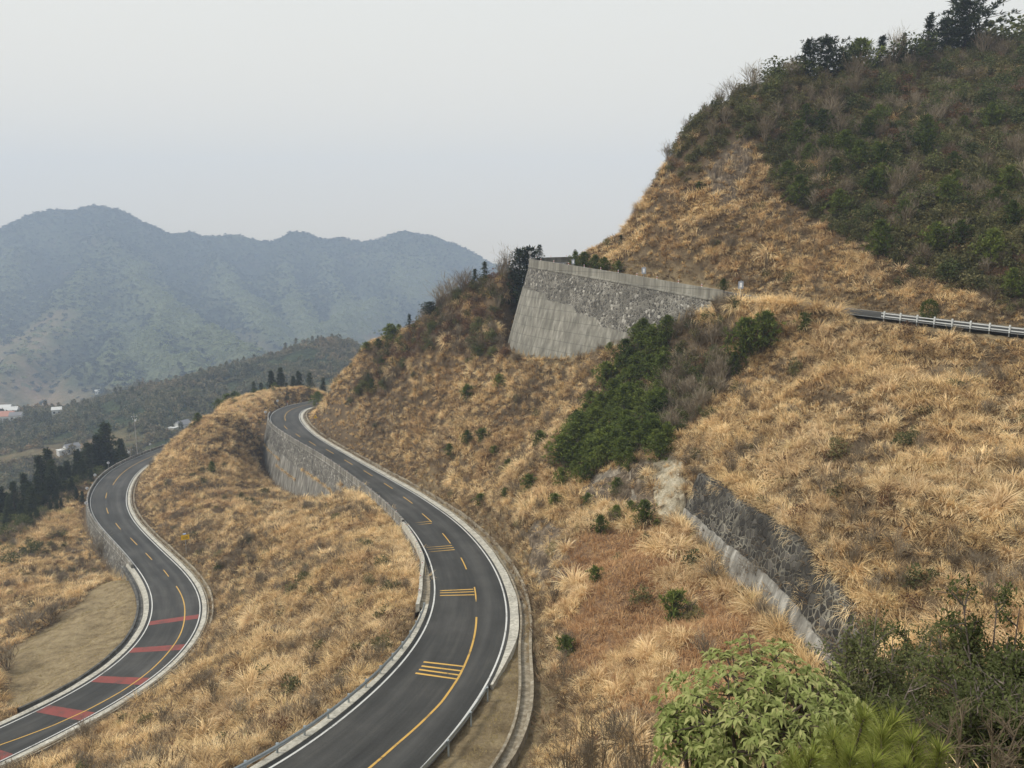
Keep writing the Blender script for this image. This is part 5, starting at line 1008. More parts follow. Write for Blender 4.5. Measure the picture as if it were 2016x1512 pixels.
# single small pines on the slopes
SM = [('small_pine',920,790,756,'young pine on the open grass right below the spur wood'),('pine',920,878,845,'dark pine in the middle of the slope above the middle road'),('pine',885,899,872,'low round pine left of the dark one above the middle road'),('small_pine',974,898,876,'small pine right of the dark one above the middle road'),('small_pine',948,870,842,'thin pale pine behind the dark one above the middle road'),
 ('pine',1002,936,902,'tall loose pine near the foot of the gully slope'),('small_pine',1042,966,932,'slim pine beside the gully mouth'),('small_pine',995,982,958,'bushy young pine above the road drain'),('small_pine',947,998,970,'low dark pine nearest to the middle road drain'),('small_pine',1062,880,846,'leafy young pine left of the gully thicket'),
 ('small_pine',1172,1145,1113,'single round pine on the reddish bench'),('small_pine',1326,1222,1160,'shaggy pine alone in the middle of the reddish bench'),('pine',1182,1052,1012,'round pine at the bottom of the rocky slope'),('pine',1212,1028,992,'dark wide pine just above the bottom one on the rocks'),('small_pine',1242,1010,984,'small pine between the dark wide one and the rock face'),('pine',1268,1034,982,'upright dark pine at the foot of the pale rock'),('small_pine',1292,1036,1020,'tiny pine beside the stone wall end'),('pine',1214,978,938,'yellow-green round pine in the middle of the rocky slope'),('small_pine',1158,1000,970,'light green sapling on the left of the rocky slope'),('small_pine',1092,1000,970,'dark small pine at the lower left of the gully'),
 ('small_pine',982,762,735,'young pine by the path below the bastion'),('pine',1200,700,672,'dense green pine on the grass below the bastion wall'),('small_pine',985,600,580,'green sapling on the brown slope left of the bastion'),('small_pine',1115,1290,1250,'yellowish shrubby pine on the grass right of the drain')]
for k, u, v, t, lab in SM: plant_px(k, u, v, t, lab, wide=1.05)
plant_px('pine', 1465, 712, 622, 'large rounded pine on the brow left of the grass slope', wide=1.1); plant_px('pine', 1505, 690, 610, 'dark broad pine right behind the large rounded one', wide=1.2); plant_px('pine', 1445, 742, 690, 'lower green pine under the large rounded one'); plant_px('pine', 1425, 668, 640, 'small pine left of the large rounded one'); plant_px('small_pine', 1585, 655, 612, 'leaning pale pine on the grass slope right of the pine pair')
# thickets: pick spots on the ground inside a zone with a minimum gap
def spots(nm, n, gap, a, b, seed, extra=None):
    r_ = np.random.default_rng(seed); k = np.where(in_poly(gu, gv, extra if extra else POLY[nm]).ravel() & (GY.ravel() > a) & (GY.ravel() < b) & (ROADMASK.ravel() > 2.5))[0]
    k = k[visible(GX.ravel()[k], GY.ravel()[k], GZ.ravel()[k], 3.0, 30, 2.0)]; r_.shuffle(k); out = []
    for i in k:
        x, y = GX.ravel()[i] + r_.uniform(-.5, .5), GY.ravel()[i] + r_.uniform(-.5, .5)
        if all((x - p) ** 2 + (y - q) ** 2 > gap * gap for p, q in out): out.append((x, y))
        if len(out) >= n: break
    return [(x, y, float(ground(x, y))) for x, y in out]
for p in spots('gully', 78, 1.45, 82, 135, 21): plant('pine', p, TR.uniform(2.6, 4.8), 'green pine in the dense thicket running down the gully', 'pines of the gully thicket', TR.uniform(1.05, 1.4))
for p in spots('gully', 34, 1.6, 80, 102, 121, [(1110,965),(1090,930),(1130,880),(1200,840),(1310,790),(1312,905),(1240,930)]): plant('pine', p, TR.uniform(2.4, 4.0), 'dark pine at the lower end of the gully thicket above the rocks', 'pines above the rocks', TR.uniform(.9, 1.2))
for p in spots('bare', 22, 2.6, 84, 132, 22): plant('bare_shrub', p, TR.uniform(2.0, 3.2), 'grey leafless shrub on the brow right of the gully', 'leafless shrubs right of the gully', 1.1)
for p in spots('bare', 32, 1.9, 84, 132, 122): plant('bush_tree', p, TR.uniform(1.9, 3.1), 'rounded olive shrub on the brow right of the gully', 'olive shrubs right of the gully', 1.1)
SPL = {'brown_bush': 'brown leafy shrub in the scrub on the spur left of the bastion', 'dark_bush': 'dark green shrub in the scrub on the spur left of the bastion', 'bush_tree': 'olive leafy tree in the scrub on the spur left of the bastion', 'bare_tree': 'leafless tree in the scrub on the spur left of the bastion'}
for p in spots('spur', 70, 2.4, 150, 235, 23): k = TR.choice(['brown_bush', 'brown_bush', 'dark_bush', 'bush_tree', 'bare_tree']); plant(k, p, TR.uniform(2.2, 4.2), SPL[k], {'brown_bush': 'brown shrubs on the spur', 'dark_bush': 'green shrubs on the spur', 'bush_tree': 'olive trees on the spur', 'bare_tree': 'leafless trees on the spur'}[k])
for p in spots('spurmid', 12, 2.6, 165, 225, 24): plant('pine', p, TR.uniform(2.0, 3.4), 'dark pine in the hollow on the spur above the far bend', 'pines in the spur hollow', 1.1)
WL = {'pine': 'green pine in the wood above the upper road', 'bush_tree': 'dull green leafy tree in the wood on the hill', 'dark_bush': 'dark evergreen shrub in the wood on the hill', 'bare_tree': 'leafless grey tree in the wood on the hill', 'brown_bush': 'rusty brown shrub in the wood on the hill'}
for p in spots('wood', 235, 2.7, 95, 185, 25):
    u, v = proj(np.array(p)); low = v > 250 and TR.random() < (.75 if v > 380 or (1540 < u < 1760) else .4)
    k = TR.choice(['pine', 'pine', 'pine', 'dark_bush']) if low else TR.choice(['bush_tree', 'bush_tree', 'bush_tree', 'bare_tree', 'dark_bush', 'brown_bush'])
    plant(k, p, TR.uniform(3.2, 5.8) * (.75 if k in ('dark_bush', 'brown_bush') else 1), WL[k], {'pine': 'pines of the hill wood', 'bush_tree': 'leafy trees of the hill wood', 'dark_bush': 'evergreen shrubs of the hill wood', 'bare_tree': 'bare trees of the hill wood', 'brown_bush': 'brown shrubs of the hill wood'}[k], TR.uniform(.9, 1.25))
# dark trees filling the stand below the lower road bend
for p in spots('left', 34, 2.6, 165, 300, 31): plant('dark_bush', p, TR.uniform(3.0, 5.5), 'dark leafy shrub filling the stand below the lower road bend', 'leafy shrubs below the lower road', 1.1)
# dark conifers below the lower road bend
LC = [(205,828,264),(188,852,260),(236,862,276),(226,886,274),(250,892,280),(170,868,256),(150,884,248),(160,902,244),(130,905,240),(118,915,236),(92,880,230),(75,893,227),(100,915,224),(45,928,217),(24,945,214),(60,955,210),(14,975,206),(85,950,216),(0,955,212),(-22,958,212),(40,990,202),(70,1002,200),(110,962,216),(140,940,226),(178,922,240),(120,988,208),(8,1022,194),(55,1030,192),(150,968,218) ]
LC += [(u + TR.uniform(-14, 14), t + TR.uniform(14, 40), y + TR.uniform(-5, 5)) for u, t, y in LC if u < 215]
LL = {0: 'tallest dark conifer below the lower road bend', 2: 'conifer nearest the utility pole below the lower road bend', 10: 'tall thin-topped conifer left of the tallest below the road', 13: 'pointed conifer near the left edge of the photo'}
for i, (u, t, y) in enumerate(LC):
    q = P(u, t, y); z = float(ground(q[0], y)); plant('conifer', (q[0], y, z), max(4, q[2] - z), LL.get(i, 'dark conifer in the dense stand below the lower road bend'), None if i in LL else 'conifers below the lower road', TR.uniform(1.05, 1.45))
for u, v, t, lab in ((62,1095,1062,'dark shrub on the far left slope beside the conifers'),(22,1112,1078,'dark shrub nearest the left edge on the grass slope'),(120,1065,1040,'brown-green shrub under the low parapet wall')): plant_px('dark_bush', u, v, t, lab)
for u, v, t, lab in ((200,1100,1060,'grey bare shrub at the foot of the low stone wall'),(100,1230,1190,'grey bare shrub on the bank above the mown triangle'),(60,1250,1205,'wide bare shrub left of the mown triangle'),(15,1320,1270,'bare brown shrub at the left edge beside the mown grass')): plant_px('bare_shrub', u, v, t, lab, wide=1.4)

# ------------------------------------------------------------------ roadside things
def bez_along(k, s, off, dz=0.0):
    r = RD[k]; c = [np.interp(s, r.s, r.c[:, q]) for q in range(3)]; n = np.array([np.interp(s, r.s, r.n[:, q]) for q in range(2)]); n /= np.hypot(*n); w = np.interp(s, r.s, r.w)
    o = off(w) if callable(off) else off; return np.array([c[0] + n[0] * o, c[1] + n[1] * o, c[2] + dz]), n, np.array([n[1], -n[0]])
def guard_rail(label, k, s0, s1, off, face, mat, step=2.0, h=.72, beams=1, red=None):
    """face +1: the beam looks along the road normal; -1: against it"""
    p0 = bez_along(k, (s0 + s1) / 2, off)[0]; root = empty('guard_rail', tuple(p0)); tag(root, label, 'guard rail', 'steel guard rails'); M = -p0
    prof = [(.0, .155), (.04, .12), (.075, .085), (.04, .045), (.0, .0), (.04, -.045), (.075, -.085), (.04, -.12), (.0, -.155), (-.012, -.155), (-.012, .155)]
    for bi in range(beams):
        hh = h - .17 - bi * .36 if beams > 1 else h - .16; sc = .36 if beams > 1 else 1.0
        ss = np.arange(s0, s1 + .01, 1.0); V = []
        for s in ss:
            p, n, t = bez_along(k, s, off); p = p + M
            for a, b in prof: V.append((p[0] + n[0] * face * (.1 + a), p[1] + n[1] * face * (.1 + a), p[2] + hh + b * sc))
        m = len(prof); Fc = [(a * m + b, a * m + (b + 1) % m, (a + 1) * m + (b + 1) % m, (a + 1) * m + b) for a in range(len(ss) - 1) for b in range(m)]
        Fc += [tuple(range(m)), tuple((len(ss) - 1) * m + b for b in range(m - 1, -1, -1))]
        mesh_obj('beam', V, Fc, mat, root)
    first = None
    for s in np.arange(s0 + .4, s1, step):
        p, n, t = bez_along(k, s, off); p = p + M; rz = math.atan2(t[1], t[0])
        if first is None:
            b = MB(); b.box((0, 0, h / 2 - .2), (.11, .1, h + .45)); b.box((0, face * .05, h - .16), (.2 if beams == 1 else .18, .1, .34 if beams == 1 else .56)); first = b.build('post', mat, root); q = first
        else: q = first.copy(); COL.objects.link(q); q.parent = root
        q.location = tuple(p); q.rotation_euler = (0, 0, rz)
    return root
rm, rl, ru = RD['mid'], RD['low'], RD['up']
g_off = lambda w: -w / 2 - .78
guard_rail('long grey guard rail on the left outside of the near road curve', 'mid', s_at(rm, 74.5), rm.s[-1] - 1, g_off, 1, MAT['galvanised'], 3.0)
guard_rail('short grey guard rail on the right side of the near road at the bottom', 'mid', s_at(rm, 55.5), rm.s[-1] - 6, lambda w: w / 2 + .55, -1, MAT['galvanised'], 4.0)
guard_rail('pale double guard rail along the upper road at the right', 'up', s_at(ru, 99.5), ru.s[-1] - 4, lambda w: -w / 2 + .05, 1, MAT['old_galvanised'], 2.0, .78, 2)
# small red and white delineators on the parapets
def delineator_mesh():
    root = empty('delineator_post'); b = MB(); b.tube([(0, 0, -.1), (0, 0, .42)], .05, 8); b.build('body', MAT['white_metal'], root); c = MB(); c.tube([(0, 0, .16), (0, 0, .28)], .056, 8); c.build('reflector_band', MAT['red_metal'], root); return root
DEL0 = delineator_mesh(); used = [False]
def copy_tree(o, parent=None):
    c = o.copy(); COL.objects.link(c)
    if parent is not None: c.parent = parent
    for ch in list(o.children): copy_tree(ch, c)
    return c
def delineator(p, label, group, sc=1.0):
    o = DEL0 if not used[0] else copy_tree(DEL0); used[0] = True; o.location = tuple(p); o.scale = (sc, sc, sc); tag(o, label, 'road marker', group)
for s in np.arange(s_at(ru, 163), s_at(ru, 120), 5.2): delineator(bez_along('up', s, lambda w: -w / 2 - .3, 1.15)[0], 'little white marker with a red band on the bastion parapet', 'markers on the bastion parapet', 1.2)
for s in np.arange(s_at(ru, 179), s_at(ru, 192), -4.0) if False else np.arange(s_at(ru, 190), s_at(ru, 172), 4.0): delineator(bez_along('up', s, lambda w: -w / 2 - .3, 1.15)[0], 'small marker on the parapet round the far side of the bastion', 'markers on the far parapet', 1.2)
for s in np.arange(s_at(rm, 246), s_at(rm, 120), 8.0): delineator(bez_along('mid', s, lambda w: -w / 2 - .65, .85)[0], 'little white marker with a red band on the long parapet of the middle road', 'markers on the middle road parapet', .8)
for s in np.arange(s_at(rm, 114), s_at(rm, 77), 6.0): delineator(bez_along('mid', s, lambda w: -w / 2 - .8 - .72 * float(sstep(96, 84, np.interp(s, rm.s, rm.c[:, 1]))), .55)[0], 'red-banded marker on the low stone parapet before the near guard rail', 'markers on the low stone parapet', .9)
for s in np.arange(s_at(rl, 285), s_at(rl, 160), 11.0): delineator(bez_along('low', s, lambda w: -w / 2 - .65, .8)[0], 'little white marker on the parapet of the lower road bend', 'markers on the lower road parapet', .8)
# round white discs on posts round the lower bend
def facing(p, n): return math.atan2(-p[1], -p[0]) if n is None else math.atan2(n[1], n[0])
def disc_sign(u, v, k, label, group, r=.42, h=2.0, mat='white_metal', off=-.95):
    s, _ = s_px(k, u, v + 14); p = bez_along(k, s, lambda w: -w / 2 + off)[0]; z = P(u, v, p[1])[2]; h = max(.9, min(2.6, z - p[2]))
    root = empty('reflector_sign', tuple(p), math.atan2(-p[1], -p[0])); tag(root, label, 'road sign', group)
    b = MB(); b.tube([(0, 0, -.3), (0, 0, h + r * .6)], .04, 8); b.build('post', MAT['steel'], root)
    d = MB(); d.disc((.08, 0, h), (1, 0, 0), r, .05); d.build('disc', MAT[mat], root); e = MB(); e.disc((.12, .05, h - .03), (1, 0, 0), r * .36, .03); e.build('centre_mark', MAT['mirror'], root)
for u, v, lab in ((317,874,'farthest round white disc on a post along the lower parapet'),(263,890,'round white disc by the utility pole at the lower bend'),(221,911,'round white disc halfway round the lower bend'),(184,935,'round white disc in front of the dark conifers'),(167,961,'round white disc at the leftmost point of the lower bend'),(166,990,'round white disc beside the grass slope on the lower bend')): disc_sign(u, v, 'low', lab, 'round discs along the lower bend')
for u, v, lab in ((553,789,'round white disc on a post behind the far bend'),(514,811,'round white disc left of the far bend')): disc_sign(u, v, 'mid', lab, 'round discs at the far bend', off=-1.4)
def white_post(u, v, k, label):
    s, _ = s_px(k, u, v); p = bez_along(k, s, lambda w: -w / 2 - .9)[0]; root = empty('marker_post', tuple(p)); tag(root, label, 'road marker'); b = MB(); b.tube([(0, 0, -.3), (0, 0, 1.0)], .07, 8); b.build('post', MAT['white_metal'], root); c = MB(); c.tube([(0, 0, 1.0), (0, 0, 1.35)], .1, 8); c.build('cap', MAT['red_metal'], root)
white_post(569, 798, 'mid', 'white post with a red cap behind the far bend')
# panel signs on the bastion parapet
def panel_sign(s, label, w=.75, h=1.1, up=1.3, mat='mirror'):
    p = bez_along('up', s, lambda w_: -w_ / 2 - .35)[0]; root = empty('panel_sign', tuple(p), math.atan2(-p[1], -p[0])); tag(root, label, 'road sign', 'panel signs on the bastion')
    b = MB(); b.tube([(0, 0, .3), (0, 0, up + h + .6)], .04, 8); b.build('post', MAT['steel'], root)
    c = MB(); c.box((.07, 0, up + h / 2 + .4), (.04, w, h)); f = c.build('panel', MAT[mat], root); d = MB(); d.box((.1, 0, up + h / 2 + .4), (.02, w * .45, h * .6)); d.build('panel_mark', MAT['white_metal'], root)
def s_up(u):
    pu, pv = proj(ru.c - np.c_[ru.n * (ru.w / 2)[:, None], 0 * ru.w]); k = np.where(ru.c[:, 1] < 164)[0]; return float(ru.s[k[np.abs(pu[k] - u).argmin()]])
panel_sign(s_up(1266), 'blue and white panel on a post in the middle of the bastion parapet'); panel_sign(s_up(1460), 'small panel sign right of the parapet end among grass'); panel_sign(s_up(1134), 'pale blue panel at the left end of the bastion parapet', .6, .9, 1.0)
def far_sign(s, label):
    p = bez_along('up', s, lambda w_: -w_ / 2 - .3)[0]; root = empty('reflector_sign', tuple(p), math.atan2(-p[1], -p[0])); tag(root, label, 'road sign'); b = MB(); b.tube([(0, 0, .5), (0, 0, 2.6)], .05, 6); b.build('post', MAT['steel'], root); d = MB(); d.disc((.08, 0, 2.5), (1, 0, 0), .4, .05); d.build('disc', MAT['steel'], root)
far_sign(s_at(ru, 182), 'thin sign standing on the far parapet against the sky'); far_sign(s_at(ru, 170), 'thin sign at the left corner of the bastion against the sky')
# yellow board with a solar panel
def yellow_board(u, v):
    x, y, z = hit(u, v + 26); root = empty('warning_board', (x, y, z), math.atan2(-y, -x) + .1); tag(root, 'yellow board with two dark lines and a small solar panel beside the lower road', 'road sign')
    hz_ = P(u, v, y)[2] - z + .7; b = MB(); b.tube([(0, 0, -.3), (0, 0, hz_ + .7)], .05, 8); b.build('post', MAT['steel'], root)
    c = MB(); c.box((.08, 0, hz_), (.05, 1.6, 1.0)); bd = c.build('board', MAT['yellow_metal'], root)
    for row, zz in enumerate((.14, -.14)):
        for j in range(5): m = MB(); m.box((.115, -.4 + j * .2, hz_ + zz), (.02, .13, .12)); m.build('lettering', MAT['black_paint'], bd)
    s = MB(); s.box((0, 0, 0), (.35, .6, .04)); so = s.build('solar_panel', MAT['mirror'], root); so.location = (0, -.1, hz_ + .75); so.rotation_euler = (0, .5, 0)
yellow_board(367, 1064)
def yellow_triangle(u, v):
    x, y, z = hit(u, v + 10); root = empty('warning_sign', (x, y, z), math.atan2(-y, -x)); tag(root, 'small yellow triangle sign in the grass inside the far bend', 'road sign'); h = max(1.2, P(u, v, y)[2] - z)
    b = MB(); b.tube([(0, 0, -.3), (0, 0, h)], .05, 8); b.build('post', MAT['steel'], root); r = .75
    t = [(0, r * math.sin(a), h + r * math.cos(a)) for a in (0, 2.094, 4.189)]; m = MB(); m.quad(*[(.1, q[1], q[2]) for q in t]); m.quad(*[(.05, q[1], q[2]) for q in t[::-1]])
    for i in range(3): a_, b_ = t[i], t[(i + 1) % 3]; m.quad((.05, *a_[1:]), (.05, *b_[1:]), (.1, *b_[1:]), (.1, *a_[1:]))
    bd = m.build('board', MAT['yellow_metal'], root); k = MB(); k.box((.115, 0, h), (.02, .14, .5)); k.build('symbol', MAT['black_paint'], bd)
yellow_triangle(622, 821)
# utility pole by the lower bend
def utility_pole(u, vt, y, label, arms=2):
    q = P(u, vt, y); z = float(ground(q[0], y)); h = q[2] - z; root = empty('utility_pole', (q[0], y, z)); tag(root, label, 'utility pole'); b = MB(); b.tube([(0, 0, -.5), (0, 0, h)], [.2, .13], 10); b.build('pole', MAT['pole_wood'], root)
    for a in range(arms):
        c = MB(); c.box((0, 0, h - .5 - a * 1.0), (2.2 - a * .5, .14, .14), .5); ar = c.build('crossarm', MAT['steel'], root)
        for sx in (-1, 0, 1): i_ = MB(); i_.tube([(sx * (.9 - a * .25) * math.cos(.5), sx * (.9 - a * .25) * math.sin(.5), h - .45 - a), (sx * (.9 - a * .25) * math.cos(.5), sx * (.9 - a * .25) * math.sin(.5), h - .1 - a)], .08, 8); i_.build('insulator', MAT['white_metal'], ar)
    if arms > 1: t = MB(); t.box((.3, 0, h - 1.9), (.5, .5, .7)); t.build('junction_box', MAT['white_metal'], root)
utility_pole(264, 818, 284, 'tall pale utility pole with crossarms beyond the lower road bend'); utility_pole(256, 884, 276, 'short thin pole beside the parapet of the lower bend', 1)
# houses in the valley
def house(u, v, w, d, h, rz, label, roofm='roof_grey', wing=True, n=3, group=None):
    x, y, z = hit_far(u, v); root = empty('house', (x, y, z - .5), rz); tag(root, label, 'house', group)
    b = MB(); b.box((0, 0, h / 2), (w, d, h)); g = h + d * .28
    for s in (-1, 1): b.quad((s * w / 2, -d / 2, h), (s * w / 2, d / 2, h), (s * w / 2, 0, g))
    if wing: b.box((-w * .75, .8, h * .36), (w * .5, d * .7, h * .72))
    wl = b.build('wall', MAT['plaster'], root); r = MB()
    for s in (-1, 1): r.quad((-w / 2 - .4, s * (d / 2 + .5), h - .25), (w / 2 + .4, s * (d / 2 + .5), h - .25), (w / 2 + .4, 0, g + .12), (-w / 2 - .4, 0, g + .12))
    r.build('roof', MAT[roofm], root)
    if wing: q = MB(); q.box((-w * .75, .8, h * .72 + .15), (w * .56, d * .8, .25)); q.build('wing_roof', MAT['plaster'], root)
    for j in range(n): m = MB(); m.box((-w / 2 + w * (j + .5) / n, -d / 2 - .03, h * .5), (w / n * .4, .08, h * .3)); m.build('window', MAT['window_dark'], root)
    m = MB(); m.box((w / 2 + .03, 0, h * .55), (.08, d * .3, h * .3)); m.build('window', MAT['window_dark'], root)
house(360, 848, 9, 7, 5.5, 1.15, 'white gabled house with a lower wing on the wooded ridge')
for u, v, w_, d_, h_, rz, lab, rf in ((4,816,16,9,6,.2,'long pale-roofed house at the left edge of the valley','plaster'),(24,816,10,8,5,.3,'small pale-roofed house beside the long one in the valley','plaster'),(8,830,18,11,6,.1,'large red-roofed building in the valley at the left edge','roof_red'),(34,828,9,7,5,.2,'grey house right of the red-roofed building in the valley','roof_grey'),(113,816,7,6,5,.4,'tiny white house alone at the foot of the ridge','plaster'),(192,776,7,6,6,.5,'tiny white house low on the far mountain','plaster')): house(u, v, w_, d_, h_, rz, lab, rf, False, 2)
house(142, 892, 8, 6, 5, .9, 'white house half hidden behind the dark conifers')

# ------------------------------------------------------------------ foreground shrubs near the view point
def leaf_fold(L, c, d, Ln, W, rg, droop=.35):
    """bent leaf with a folded midrib: two quads"""
    n = len(c); d = nrmz(d); up = np.array([0, 0, 1.0]); sd = nrmz(np.cross(d, up + rdir(rg, n) * .35)); nr = nrmz(np.cross(sd, d)); Ln = np.broadcast_to(Ln, n)[:, None]; W = np.broadcast_to(W, n)[:, None]
    mid = c + d * Ln * .55; tip = c + nrmz(d - up * droop) * Ln; lf = mid + sd * W * .5 + nr * W * .14; rt = mid - sd * W * .5 + nr * W * .14
    V = np.stack([c, lf, tip, rt, mid], 1); b = L.n + np.arange(n)[:, None] * 5; L.V.append(V.reshape(-1, 3)); L.F.append(b + np.array([0, 1, 2, 4])); L.F.append(b + np.array([0, 4, 2, 3])); L.n += 5 * n
    L.r.append(np.repeat(rg.uniform(0, 1, n), 5)); L.t.append(np.tile([0, .5, 1, .5, .5], n))
def broadleaf_shrub(c, rad, n, label, seed, leaf=.118, mat='broad_leaves', per=10):
    rg = np.random.default_rng(seed); gz = float(ground(c[0], c[1])); root = empty('broadleaf_shrub', (c[0], c[1], gz)); tag(root, label, 'shrub'); oc = np.array([0, 0, c[2] - gz])
    lobes = rdir(rg, 11); lobes[:, 2] = np.abs(lobes[:, 2]) * .9 - .1; lobes = lobes * np.array(rad) * .55; lr = rg.uniform(.42, .6, 11)[:, None] * np.array(rad)
    k = rg.integers(0, 11, n); o = rdir(rg, n); o[:, 2] = o[:, 2] * .8 + .25; o = nrmz(o); p = oc + lobes[k] + o * lr[k] * rg.uniform(.72, 1.02, n)[:, None]
    out = nrmz(p - oc + np.array([0, 0, .5])); L = LB(); cc = np.repeat(p, per, 0); oo = np.repeat(out, per, 0); rd = rdir(rg, len(cc)); rd = nrmz(rd - (rd * oo).sum(1, keepdims=True) * oo)
    leaf_fold(L, cc + rd * .012, oo * rg.uniform(.1, .8, (len(cc), 1)) + rd, leaf * rg.uniform(.45, 1.2, len(cc)), leaf * .31 * rg.uniform(.8, 1.2, len(cc)), rg, .4)
    o_ = bpy.data.objects.new('crown', L.mesh('crown', MAT[mat])); COL.objects.link(o_); o_.parent = root
    b = MB()
    for i in range(11): e = oc + lobes[i]; b.tube([(rg.normal(0, .1), rg.normal(0, .1), -.3), tuple(oc * .55 + lobes[i] * .35), tuple(e)], [.05, .035, .015], 6, False)
    for i in range(0, n, 3): b.tube([tuple(oc + lobes[k[i]]), tuple(p[i])], [.012, .006], 4, False)
    b.build('stem', MAT['bark'], root)
def fp(u, v, y): return np.array(P(u, v, y))
broadleaf_shrub(fp(1500, 1432, 7.6), (1.12, 1.1, .98), 640, 'large glossy light green broadleaf shrub filling the bottom foreground', 41)
broadleaf_shrub(fp(1385, 1478, 7.9), (.62, .7, .62), 230, 'lower left light green broadleaf shrub at the bottom edge', 42)
def open_shrub(c_top, width, label, seed, mat, leaf, nl, name='leafy_shrub', stems=9, tw=.016, twm='twig'):
    rg = np.random.default_rng(seed); x, y, zt = c_top; gz = float(ground(x, y)); h = zt - gz; root = empty(name, (x, y, gz)); tag(root, label, 'shrub'); L = LB(); b = MB(); tips, dirs = [], []
    for s in range(stems):
        a = rg.uniform(0, 6.28); e = np.array([math.cos(a) * width * rg.uniform(.2, 1), math.sin(a) * width * rg.uniform(.2, 1), h * rg.uniform(.72, 1.0)]); m = e * np.array([.35, .35, .55]) + rg.normal(0, .1, 3)
        b.tube([(rg.normal(0, .12), rg.normal(0, .12), -.3), tuple(m), tuple(e)], [tw * 2.2, tw * 1.4, tw * .4], 5, False)
        for q in range(9):
            f = rg.uniform(.0, .92); p = m + (e - m) * f; d = nrmz((e - m) / max(1e-6, np.linalg.norm(e - m)) + rdir(rg, 1)[0] * .95); l = width * rg.uniform(.3, .75) * (1.1 - .5 * f); e2 = p + d * l
            b.tube([tuple(p), tuple((p + e2) / 2 + rg.normal(0, .03, 3)), tuple(e2)], [tw * .9, tw * .6, tw * .25], 4, False)
            for z in range(4):
                f3 = rg.uniform(.25, 1); p3 = p + (e2 - p) * f3; d3 = nrmz(d + rdir(rg, 1)[0] * .9); e3 = p3 + d3 * l * .45; b.tube([tuple(p3), tuple(e3)], [tw * .45, tw * .2], 3, False); tips += [p3, (p3 + e3) / 2, e3]; dirs += [d3, d3, d3]
    tips, dirs = np.array(tips), np.array(dirs); o = b.build('twigs' if nl == 0 else 'stem', MAT[twm], root)
    if nl:
        nl = int(nl * 1.7)
        k = rg.integers(0, len(tips), nl); leaf_fold(L, tips[k] + rg.normal(0, leaf * .6, (nl, 3)), dirs[k] * .4 + rdir(rg, nl) + np.array([0, 0, .15]), leaf * rg.uniform(.6, 1.25, nl), leaf * .42, rg, .2)
        o = bpy.data.objects.new('crown', L.mesh('crown', MAT[mat])); COL.objects.link(o); o.parent = root
open_shrub(fp(1735, 1228, 12.5), 1.15, 'dark small-leaved shrub in front of the stone wall end', 51, 'shrub_leaves', .085, 5200, stems=12)
open_shrub(fp(1655, 1285, 13.5), .8, 'dull green twiggy shrub left of the dark small-leaved one', 52, 'scrub_leaves', .085, 2400, stems=9)
open_shrub(fp(1990, 1150, 11.0), .95, 'tall leafy shrub at the right edge of the photo', 53, 'shrub_leaves', .085, 5200, stems=12)
open_shrub(fp(2030, 1260, 9.5), .8, 'dark leafy shrub low at the right edge', 54, 'shrub_leaves', .08, 3600, stems=10)
open_shrub(fp(1895, 1275, 13.0), .75, 'reddish brown shrub between the two dark leafy shrubs', 55, 'brown_leaves', .07, 1500, stems=9)
open_shrub(fp(1860, 1385, 9.0), .75, 'dark green shrub in the lower right corner', 56, 'shrub_leaves', .075, 3000, stems=10)
open_shrub(fp(1945, 1390, 7.2), .7, 'tangle of grey bare twigs in the lower right corner', 57, '', 0, 0, 'bare_shrub', 9, .011, 'bare_twigs')
open_shrub(fp(1800, 1440, 8.4), .6, 'grey bare twigs rising behind the fresh pine shoots', 58, '', 0, 0, 'bare_shrub', 8, .011, 'bare_twigs')
open_shrub(fp(1780, 1250, 14.5), 1.2, 'broad dark shrub behind the small-leaved ones at the lower right', 81, 'shrub_leaves', .09, 5200, stems=14)
open_shrub(fp(1700, 1330, 11.0), .9, 'olive shrub just above the light green broadleaf shrub', 82, 'scrub_leaves', .08, 4200, stems=12)
open_shrub(fp(1930, 1215, 13.5), 1.0, 'grey-green shrub behind the reddish brown one', 83, 'scrub_leaves', .085, 4200, stems=12)
open_shrub(fp(1800, 1360, 10.5), .9, 'dark shrub in the middle of the lower right thicket', 84, 'shrub_leaves', .08, 4200, stems=12)
open_shrub(fp(1970, 1330, 8.6), .8, 'dense leafy shrub low at the right edge of the thicket', 85, 'shrub_leaves', .075, 4200, stems=12)
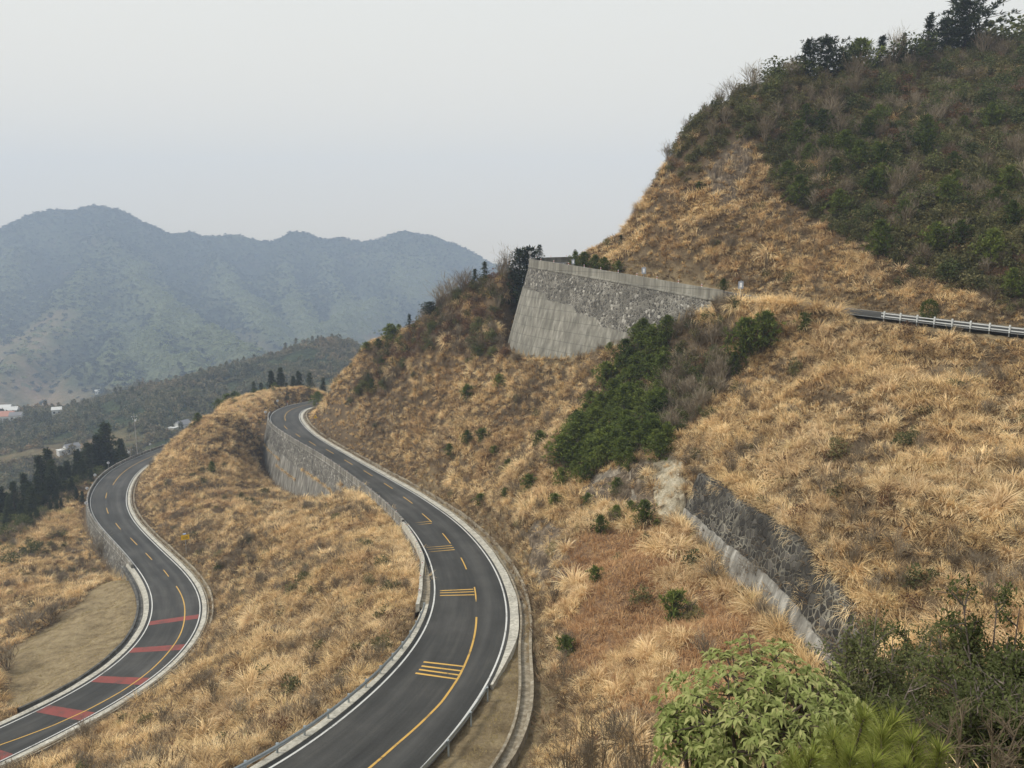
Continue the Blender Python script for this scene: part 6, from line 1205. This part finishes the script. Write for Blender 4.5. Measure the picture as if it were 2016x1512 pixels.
for i, (u, v, y, w_, lab) in enumerate(((1120,1390,33,1.2,'grey leafless shrub right of the drain at the bottom'),(1180,1360,32,1.3,'wide leafless shrub on the grass at the bottom centre'),(1240,1385,30,1.2,'leafless shrub between the drain shrub and the light green shrub'),(1290,1400,26,1.0,'leafless shrub touching the left side of the light green shrub'),(1150,1440,28,1.1,'lowest leafless shrub at the bottom edge'),(1250,1440,24,.9,'purple-grey leafless shrub low beside the light green shrub'))): open_shrub(fp(u, v, y), w_, lab, 60 + i, '', 0, 0, 'bare_shrub', 14, .011, 'bare_twigs')
def pine_shoots(label, pts, seed):
    rg = np.random.default_rng(seed); c0 = np.mean([fp(*q[:3]) for q in pts], 0); gz = float(ground(c0[0], c0[1])); root = empty('pine_tree', (c0[0], c0[1], gz)); tag(root, label, 'tree'); o0 = np.array([c0[0], c0[1], gz]); L = LB(); b = MB()
    b.tube([(0, 0, -.3), (0, 0, max(.5, c0[2] - gz - .35))], [.07, .03], 8)
    for u, v, y, s in pts:
        top = fp(u, v, y) - o0; base = top - np.array([rg.normal(0, .08), rg.normal(0, .08), .34 * s]); b.tube([(0, 0, max(.4, c0[2] - gz - .7)), tuple(base - np.array([0, 0, .1])), tuple(base), tuple(top)], [.025, .016, .012, .007], 6, False)
        n = 420; f = rg.uniform(0, 1, n) ** .8; p = base + (top - base) * f[:, None]; ax = nrmz(top - base); rd = rdir(rg, n); rd = nrmz(rd - (rd @ ax)[:, None] * ax); d = nrmz(rd * rg.uniform(.55, 1.1, (n, 1)) + ax * (.35 + .9 * f[:, None] ** 2))
        L.blades(p, d, .17 * s * rg.uniform(.7, 1.15, n), .0055, .5, rg, 2)
    b.build('trunk', MAT['bark'], root); o = bpy.data.objects.new('crown', L.mesh('crown', MAT['young_needles'])); COL.objects.link(o); o.parent = root
pine_shoots('fresh yellow-green pine with long needles at the bottom edge of the photo', [(1702,1412,5.0,1.0),(1760,1422,5.1,1.1),(1735,1445,4.7,1.1),(1640,1455,4.6,1.0),(1795,1460,4.8,1.0),(1850,1480,4.9,.9),(1600,1492,4.5,.9),(1675,1490,4.4,1.0),(1720,1500,4.3,1.0),(1560,1500,4.7,.8),(1780,1505,4.4,.9)], 77)
